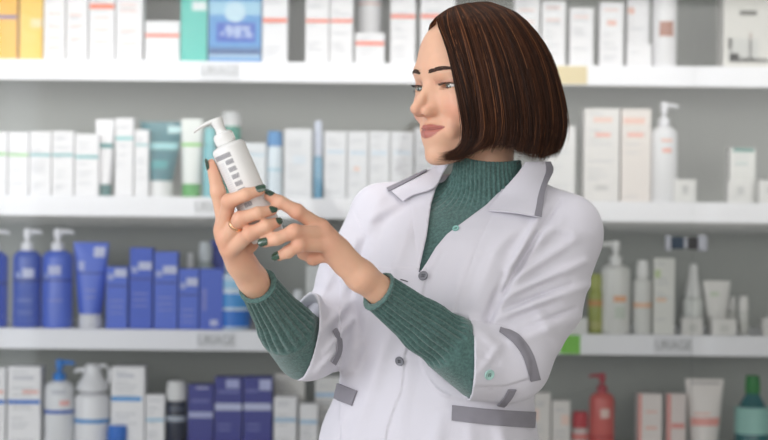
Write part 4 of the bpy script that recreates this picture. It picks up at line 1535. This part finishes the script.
EYEM = mat('eye', (230, 226, 222), 0.12, 0, 10, spec=0.6, attr='Col', coat=1.0)
BROWM = mat('brow_hair', (74, 50, 40), 0.6)
target = W(236, 165, -0.28)
for sd in (1, -1):
    ec = HW(EYF, sd * EYL, 0.0)
    g = target - ec
    g /= np.linalg.norm(g)
    g = g * 0.8 + Hf * 0.25 + Hu * -0.02; g /= np.linalg.norm(g)
    e1 = np.cross(g, (0, 0, 1)); e1 /= np.linalg.norm(e1)
    e2 = np.cross(e1, g)
    nr, na = 40, 36
    th = np.linspace(0, math.pi, nr)
    vs_, cs_ = [], []
    for a in th:
        r = EYR * math.sin(a)
        hgt = EYR * math.cos(a)
        if a < 0.5:
            hgt += 0.0009 * (1 - (a / 0.5) ** 2)      # cornea
        for k in range(na):
            w = 2 * math.pi * k / na
            vs_.append(ec + g * hgt + (e1 * math.cos(w) + e2 * math.sin(w)) * r)
            cs_.append((8, 8, 9) if a < 0.17 else ((88, 90, 78) if a < 0.42 else ((50, 56, 50) if a < 0.50 else (196, 186, 180))))
    fs_ = [(i * na + k, (i + 1) * na + k, (i + 1) * na + (k + 1) % na, i * na + (k + 1) % na) for i in range(nr - 1) for k in range(na)]
    np_mesh('eye', np.array(vs_), np.array(fs_), [EYEM], person, np.array([lin(c) for c in cs_]), loc=PLOC)
    # eyebrow
    n = 300
    t = hr.uniform(0, 1, n)
    wid = 0.0035 * np.sin(np.clip(t * 0.85 + 0.12, 0, 1) * math.pi) ** 0.5 * (1 - 0.45 * t)
    l = 0.0085 + 0.040 * t
    u = 0.0200 + 0.0060 * np.sin(t * 2.2) - 0.0020 * t + hr.uniform(-1, 1, n) * wid
    rt = head_project(sd * l, u)
    tip = head_project(sd * (l + 0.0045), u + 0.0022 * (1 - 1.6 * t))
    dr = tip - rt
    K = 4
    ss = np.linspace(0, 1, K)
    path = rt[:, None] + dr[:, None] * ss[None, :, None] + Hf * (0.0009 * np.sin(ss * 2.6) + 0.0002)[None, :, None]
    v, f, c = strands_mesh(path, np.full(n, 0.00036), np.zeros((n, 3)), '', None, None)
    np_mesh('eyebrow', v, f, [BROWM], person, loc=PLOC)
    # upper and lower lashes
    for nm, n, L, sg in (('upper_eyelashes', 40, 0.0062, 1), ('lower_eyelashes', 22, 0.0030, -1)):
        t = np.linspace(-0.85, 0.90, n)
        l = EYL + t * 0.0150
        base = 0.0026 * np.clip(1 - t * t, 0, 1) ** 0.6 + 0.0006 * t if sg > 0 else -0.0030 * np.clip(1 - t * t, 0, 1) ** 0.7 - 0.0003 + 0.0006 * t
        rt = head_project(sd * l, base + sg * 0.0006)
        out = (Hf * 0.80 + Hu * (0.05 if sg > 0 else -0.3)) + Hl * sd * (t * 0.45 + 0.2)[:, None]
        out /= np.linalg.norm(out, axis=1, keepdims=True)
        ss = np.linspace(0, 1, 6)
        path = rt[:, None] + out[:, None] * (L * ss)[None, :, None] + Hu * (sg * L * 0.40 * (ss ** 2 - 0.25 * ss))[None, :, None]
        v, f, c = strands_mesh(path, np.full(n, 0.00016 if sg > 0 else 0.00010), np.zeros((n, 3)), '', None, None)
        np_mesh(nm, v, f, [mat('lash', (22, 16, 15), 0.6)], person, loc=PLOC)


# ------------------------------------------------------------------ nails and ring
NAILM = mat('dark_green_nail_polish', (38, 70, 52), 0.14, 0.1, 300, spec=0.7, coat=0.8)


def nail(name, H, nvec, rr=0.0066, L=0.0135, mt=NAILM):
    tip, pre = H[3], H[2]
    ax = tip - pre; ax /= np.linalg.norm(ax)
    nv = np.asarray(nvec, float); nv -= ax * (nv @ ax); nv /= np.linalg.norm(nv)
    sd = np.cross(ax, nv)
    nu, nw = 10, 9
    vs_ = []
    for lay in (0.0006, -0.0009):
        for i in range(nu + 1):
            u = i / nu
            x = -0.0055 + L * u
            wmax = 1.0 * math.sqrt(max(0.0, 1 - max(0, (u - 0.55) / 0.46) ** 2.2)) * math.sqrt(max(0.0, 1 - max(0, (0.25 - u) / 0.27) ** 2)) + 0.02
            for k in range(nw):
                w = (k / (nw - 1) * 2 - 1) * wmax
                ang = w * 0.86
                r = rr + lay + 0.0003
                c = tip + ax * x - nv * (0.0016 * max(0, u - 0.45) ** 2 * 2)
                vs_.append(c + nv * (r * math.cos(ang)) + sd * (r * math.sin(ang) * 0.95))
    n1 = (nu + 1) * nw
    fs_ = []
    for i in range(nu):
        for k in range(nw - 1):
            a = i * nw + k
            fs_.append((a, a + 1, a + nw + 1, a + nw))
            fs_.append((n1 + a, n1 + a + nw, n1 + a + nw + 1, n1 + a + 1))
    for i in range(nu):
        for k in (0, nw - 1):
            a = i * nw + k
            fs_.append((a, a + nw, n1 + a + nw, n1 + a))
    for k in range(nw - 1):
        for i in (0, nu):
            a = i * nw + k
            fs_.append((a, n1 + a, n1 + a + 1, a + 1))
    o = np_mesh('fingernail', np.array(vs_), np.array(fs_), [mt], person, loc=PLOC)
    o['label'] = name


nail('dark green nail of the raised hand\'s uppermost finger', RH['index'], (0.35, -0.75, 0.6))
nail('dark green nail of the ringed finger', RH['middle'], (0.9, -0.35, 0.45), 0.0060, 0.0115)
nail('dark green nail of the lowest visible finger round the bottle', RH['ring'], (0.9, -0.25, 0.5), 0.0058, 0.0110)
nail('dark green thumb nail', RH['thumb'], (-0.95, -0.25, 0.0), 0.0080, 0.0150)
nail('dark green nail of the pointing finger', LH['index'], (-0.2, -0.45, 0.9))
nail('glossy green nail of the middle finger of the pointing hand', LH['middle'], (-0.35, -0.9, 0.15))
nail('glossy green nail below the middle finger nail', LH['ring'], (-0.2, -0.95, 0.15))
a, c = RH['middle'][0], RH['middle'][1]
rc = a * 0.22 + c * 0.78
ax = (c - a) / np.linalg.norm(c - a)
e1 = np.cross(ax, (0, 0, 1)); e1 /= np.linalg.norm(e1)
e2 = np.cross(ax, e1)
vs_, fs_ = [], []
NR, NT = 40, 10
for i in range(NR):
    w = 2 * math.pi * i / NR
    for k in range(NT):
        z = 2 * math.pi * k / NT
        r = 0.0100 + 0.0009 * math.cos(z)
        vs_.append(rc + (e1 * math.cos(w) + e2 * math.sin(w)) * r + ax * 0.0027 * math.sin(z))
for i in range(NR):
    for k in range(NT):
        fs_.append((i * NT + k, ((i + 1) % NR) * NT + k, ((i + 1) % NR) * NT + (k + 1) % NT, i * NT + (k + 1) % NT))
np_mesh('ring', np.array(vs_), np.array(fs_), [mat('gold', (240, 190, 150), 0.15, metal=1.0)], person, loc=PLOC)


# ------------------------------------------------------------------ collar, straps, buttons laid on the coat
def collar_base(p):
    return smin(coat_base(p), cap(p, W(496, 222, .035), W(497, 165, .03), 0.082, 0.074), 0.02)


def gradn(fn, p, e=0.0015):
    g = np.stack([fn((p + np.eye(3, dtype=np.float32)[i] * e).astype(np.float32)) - fn((p - np.eye(3, dtype=np.float32)[i] * e).astype(np.float32)) for i in range(3)], 1)
    return g / (np.linalg.norm(g, axis=1, keepdims=True) + 1e-9)


def project_px(px, py, fn, y0=2.0):
    y = np.full(len(px), y0)
    for _ in range(70):
        p = np.stack([P(a, b_, d) for a, b_, d in zip(px, py, y)]).astype(np.float32)
        y = np.minimum(y + np.clip(fn(p), -0.02, 0.05) * 0.7, D0 + 0.05)
    return np.stack([P(a, b_, d) for a, b_, d in zip(px, py, y)])


def resample(pts, n):
    pts = np.asarray(pts, float)
    return catmull(pts, n) if len(pts) > 2 else pts[0] + (pts[1] - pts[0]) * np.linspace(0, 1, n)[:, None]


def sheet(name, A, B_, nu, nv, fn, off, th, m, parent, label=None):
    a, b_ = resample(A, nu), resample(B_, nu)
    w = np.linspace(0, 1, nv)
    g = a[:, None] * (1 - w[None, :, None]) + b_[:, None] * w[None, :, None]
    p = project_px(g[..., 0].ravel(), g[..., 1].ravel(), fn)
    n = gradn(fn, p)
    uu = np.repeat(np.linspace(0, 1, nu), nv)
    ww = np.tile(w, nu)
    o = off(uu, ww) if callable(off) else np.full(len(uu), off)
    outer = p + n * o[:, None]
    inner = p + n * (o - th)[:, None]
    v = np.concatenate([outer, inner])
    M = nu * nv
    f = []
    for i in range(nu - 1):
        for k in range(nv - 1):
            q = i * nv + k
            f.append((q, q + 1, q + nv + 1, q + nv))
            f.append((M + q, M + q + nv, M + q + nv + 1, M + q + 1))
    for i in range(nu - 1):
        for k in (0, nv - 1):
            q = i * nv + k
            f.append((q, q + nv, M + q + nv, M + q))
    for k in range(nv - 1):
        for i in (0, nu - 1):
            q = i * nv + k
            f.append((q, M + q, M + q + 1, q + 1))
    ob = np_mesh(name, v, np.array(f), [m], parent, loc=PLOC if parent is person else PLOC)
    bm = bmesh.new(); bm.from_mesh(ob.data)
    bmesh.ops.recalc_face_normals(bm, faces=bm.faces)
    for e in bm.edges:
        if len(e.link_faces) == 2 and e.calc_face_angle(0) > 0.9:
            e.smooth = False
    bm.to_mesh(ob.data); bm.free()
    if label:
        ob['label'] = label
    return ob


def cube_local(o):
    """child of lab_coat (whose origin is already PLOC)"""
    return o


def bulge(u, w):
    return 0.004 + 0.008 * np.sin(np.clip(w, 0, 1) * math.pi * 0.55) * np.sin(np.clip(u * 0.8 + 0.1, 0, 1) * math.pi)


RL_A = [(524, 162), (518, 172), (506, 187), (497, 200), (488, 212.5)]
RL_B = [(543, 162), (545.5, 169), (545, 180), (542.5, 203), (539, 221)]
sheet('collar', RL_A, RL_B, 40, 24, collar_base, lambda u, w: 0.0045 + 0.007 * np.sin(w * math.pi * 0.6) * (1 - 0.3 * u), 0.0022, COAT, coat)
mixp = lambda A, B_, t: [(a[0] * (1 - t) + b_[0] * t, a[1] * (1 - t) + b_[1] * t) for a, b_ in zip(A, B_)]
RS_A = [(538.5, 162), (539.5, 169), (539, 180), (536, 203), (532.5, 219.8)]
sheet('collar_stripe', RS_A, RL_B, 30, 6, collar_base, lambda u, w: 0.0045 + 0.007 * np.sin((0.72 + 0.28 * w) * math.pi * 0.6) * (1 - 0.3 * u) + 0.0013, 0.0013, GREY, coat)
LL_A = [(452, 159.5), (441, 165), (428, 173.5), (407, 182.5), (387, 190)]
LL_B = [(452.5, 163), (446, 174), (435.5, 190), (414, 197.5), (404.5, 203.5)]
sheet('collar', LL_A, LL_B, 36, 14, collar_base, lambda u, w: 0.005 + 0.006 * np.sin(w * math.pi * 0.9), 0.0022, COAT, coat)
LS_A = [(427, 173.8), (407, 182.8), (387.5, 190.8)]
LS_B = [(429, 177.0), (409, 187.0), (390.0, 195.0)]
sheet('collar_stripe', LS_A, LS_B, 24, 5, collar_base, lambda u, w: 0.005 + 0.006 * np.sin((0.05 + 0.3 * w) * math.pi * 0.9) + 0.0013, 0.0013, GREY, coat)

sheet('waist_strap', [(452, 405), (490, 409), (534, 412)], [(451.5, 420.5), (490, 425), (533, 428)], 30, 8, coat_outer, 0.0035, 0.0028, GREY, coat)
sheet('waist_strap', [(339, 383.5), (348, 387), (358, 391)], [(335.5, 399), (344, 403), (352.5, 406)], 12, 8, coat_outer, 0.0035, 0.0028, GREY, coat)
sheet('cuff_strap', [(500, 328), (519, 336), (532, 354), (539.5, 379)], [(499, 332), (513, 343), (523, 358), (530, 381)], 26, 6, coat_outer, 0.0030, 0.0022, GREY, coat)
sheet('cuff_strap', [(516, 389), (511, 398), (503, 407)], [(508, 389), (503, 398), (497, 405)], 10, 5, coat_outer, 0.0030, 0.0022, GREY, coat)
sheet('cuff_strap', [(336, 328), (341, 339), (341, 352), (335, 365)], [(333, 331), (336.5, 340), (336, 351), (331, 362)], 20, 5, lambda p: smin(far_sleeve(p), coat_base(p), 0.014) - 0.005, 0.0020, 0.0028, GREY, coat)
sheet('buttonhole', [(400.5, 279), (408, 281.2)], [(400.3, 280), (407.8, 282.2)], 6, 3, coat_outer, 0.0010, 0.0008, mat('dark_stitching', (90, 88, 96), 0.9), coat)


def button(px, py, r, col, rough, label, parent=coat):
    p = project_px(np.array([px, px]), np.array([py, py]), coat_outer)[:1]
    n = gradn(coat_outer, p)[0]
    q = MB()
    m = mat('button_resin', col, rough, 0.04, 80)
    q.lathe([(r * 0.8, -0.0004), (r, 0.0004), (r, 0.0016), (r * 0.92, 0.0022), (r * 0.75, 0.0018), (r * 0.6, 0.0014), (0.0003, 0.0014)], m, 28)
    dk = mat('button_thread', tuple(int(v * 0.35) for v in col), 0.9)
    for a in range(4):
        x, y = r * 0.25 * math.cos(a * math.pi / 2 + 0.78), r * 0.25 * math.sin(a * math.pi / 2 + 0.78)
        q.lathe([(r * 0.13, 0.0014), (r * 0.13, 0.0017), (0.0002, 0.0017)], dk, 10, (x, y, 0))
    o = q.build('button', parent)
    M = Vector(n).to_track_quat('Z', 'Y').to_matrix().to_4x4()
    M.translation = Vector(p[0] + n * 0.0006) - Vector(PLOC)
    o.matrix_local = M
    shade_auto(o)
    o['label'] = label


button(423.5, 276, 0.0068, (122, 122, 130), 0.3, 'grey four-hole button at the foot of the neckline')
button(400, 361, 0.0068, (122, 122, 130), 0.3, 'grey four-hole button on the coat front below the forearm')
button(456, 229, 0.0048, (140, 190, 182), 0.35, 'small teal snap under the collar')
button(489, 374.5, 0.0072, (168, 205, 198), 0.35, 'pale teal button on the turned-up cuff')


# ------------------------------------------------------------------ trousers and shoes (below the picture)
def trousers_sdf(p):
    c = np.array(PLOC)
    d = None
    for sx in (-1, 1):
        hip = c + np.array((TS[0], TS[1], 0)) * 0.075 * sx + np.array((0, 0, 0.90))
        ank = c + np.array((TS[0], TS[1], 0)) * 0.095 * sx + np.array((0, 0, 0.10))
        e = cap(p, hip, ank, 0.082, 0.050)
        d = e if d is None else smin(d, e, 0.03)
    d = smin(d, cap(p, c + np.array((-0.03 * TS[0], 0, 0.93)), c + np.array((0.03 * TS[0], 0, 0.93)), 0.105, 0.105), 0.04)
    return np.maximum(np.maximum(d, p[:, 2] - 0.95), 0.05 - p[:, 2])


make('trousers', trousers_sdf, (PLOC[0] - 0.26, PLOC[1] - 0.24, 0.03), (PLOC[0] + 0.26, PLOC[1] + 0.24, 1.0), 0.006, mat('trouser_cloth', (70, 72, 84), 0.9))
for sx in (-1, 1):
    an = np.array(PLOC) + np.array((TS[0], TS[1], 0)) * 0.095 * sx
    fw = np.array((TF[0], TF[1], 0))

    def shoe_sdf(p, an=an, fw=fw):
        d = cap(p, an - fw * 0.02 + np.array((0, 0, 0.045)), an + fw * 0.13 + np.array((0, 0, 0.034)), 0.042, 0.036)
        d = smin(d, cap(p, an + np.array((0, 0, 0.04)), an + np.array((0, 0, 0.09)), 0.042, 0.040), 0.02)
        return np.maximum(np.maximum(d, -p[:, 2]), p[:, 2] - 0.098)
    make('shoe', shoe_sdf, (an[0] - 0.2, an[1] - 0.25, -0.01), (an[0] + 0.2, an[1] + 0.2, 0.12), 0.004, mat('white_shoe', (225, 225, 225), 0.6))


# ------------------------------------------------------------------ the pump bottle she holds
AX = Vector(BT - BBm); HB = AX.length; AX.normalize()
YA = Vector((0, 1, 0)); YA = (YA - AX * YA.dot(AX)).normalized()
XA = YA.cross(AX)
hb = empty('pump_bottle')
hb.matrix_world = Matrix(((XA.x, YA.x, AX.x, BBm[0]), (XA.y, YA.y, AX.y, BBm[1]), (XA.z, YA.z, AX.z, BBm[2]), (0, 0, 0, 1)))
tag(hb, 'white pump bottle with rows of small grey print held upright in the raised hand', 'bottle')
WP = mat('white_bottle_plastic', (236, 234, 232), 0.32, 0.005, 20)
R0 = 0.0222
q = MB()
q.lathe([(R0 * 0.88, 0), (R0 * 0.97, 0.0012), (R0, 0.004), (R0, HB - 0.006), (R0 * 0.985, HB - 0.003), (R0 * 0.93, HB - 0.0005), (R0 * 0.8, HB + 0.0012), (R0 * 0.55, HB + 0.0025), (0.0115, HB + 0.003)], WP, 56)


def strip(q, x0, x1, z0, z1, m, lift=0.00035):
    n = max(2, int(abs(x1 - x0) / 0.002))
    vs_ = []
    for i in range(n + 1):
        x = x0 + (x1 - x0) * i / n
        a = math.asin(max(-0.99, min(0.99, x / R0)))
        r = R0 + lift
        vs_ += [(r * math.sin(a), -r * math.cos(a), z0), (r * math.sin(a), -r * math.cos(a), z1)]
    q.add(vs_, [(2 * i, 2 * i + 2, 2 * i + 3, 2 * i + 1) for i in range(n)], m)


PR = mat('bottle_print', (150, 148, 154), 0.6)
PR2 = mat('bottle_fine_print', (200, 198, 202), 0.6)
rr2 = random.Random(2)
zt = HB


def block(x0, x1, zc, h, m=PR):
    k = 4
    for i in range(k):
        z1 = zc + h / 2 - h * i / k
        x = x0
        while x < x1 - 0.001:
            w_ = rr2.uniform(0.0008, 0.0022)
            strip(q, x, min(x1, x + w_), z1 - h / k * 0.78, z1, m)
            x += w_ + 0.0003


block(-0.0200, 0.0015, zt - 0.0115, 0.0062)
for i, wd in enumerate((0.0105, 0.0105, 0.0105, 0.0100, 0.0105, 0.0100, 0.0105, 0.0105, 0.0100)):
    block(-0.0095, -0.0095 + wd, zt - 0.0205 - 0.0098 * i, 0.0060)
for i in range(34):
    zz = zt - 0.019 - i * 0.0028
    x = -0.0205
    while x < -0.0120:
        w_ = rr2.uniform(0.001, 0.003)
        strip(q, x, min(-0.0115, x + w_), zz - 0.0009, zz, PR2)
        x += w_ + 0.0006
shade_auto(q.build('bottle_body', hb))
q = MB()
q.lathe([(0.0128, HB + 0.003), (0.0132, HB + 0.005), (0.0130, HB + 0.0135), (0.0122, HB + 0.0165), (0.0098, HB + 0.018), (0.0075, HB + 0.0185), (0.0070, HB + 0.020)], WP, 40)
for i in range(36):
    a = 2 * math.pi * i / 36
    q.box(0.0131 * math.cos(a) - 0.0003, 0.0131 * math.cos(a) + 0.0003, 0.0131 * math.sin(a) - 0.0003, 0.0131 * math.sin(a) + 0.0003, HB + 0.006, HB + 0.013, WP)
shade_auto(q.build('pump_collar', hb))
q = MB()
q.lathe([(0.0066, HB + 0.018), (0.0066, HB + 0.026), (0.0074, HB + 0.0285), (0.0082, HB + 0.034), (0.0080, HB + 0.0365), (0.006, HB + 0.0378), (0.0003, HB + 0.038)], WP, 32)
n1 = 14
vs_, fs_ = [], []
for i in range(n1 + 1):
    t = i / n1
    x = 0.004 - 0.037 * t
    z = HB + 0.0350 + 0.0012 * math.sin(t * 3.1) - 0.0022 * t ** 3
    hw = 0.0066 - 0.0036 * t
    hh = 0.0034 - 0.0016 * t
    for k in range(14):
        w = 2 * math.pi * k / 14
        vs_.append((x, hw * math.cos(w), z + hh * math.sin(w)))
for i in range(n1):
    for k in range(14):
        fs_.append((i * 14 + k, (i + 1) * 14 + k, (i + 1) * 14 + (k + 1) % 14, i * 14 + (k + 1) % 14))
fs_.append(tuple(range(14))); fs_.append(tuple(n1 * 14 + k for k in range(14))[::-1])
q.add(vs_, fs_, WP)
shade_auto(q.build('pump_head', hb), 0.9)
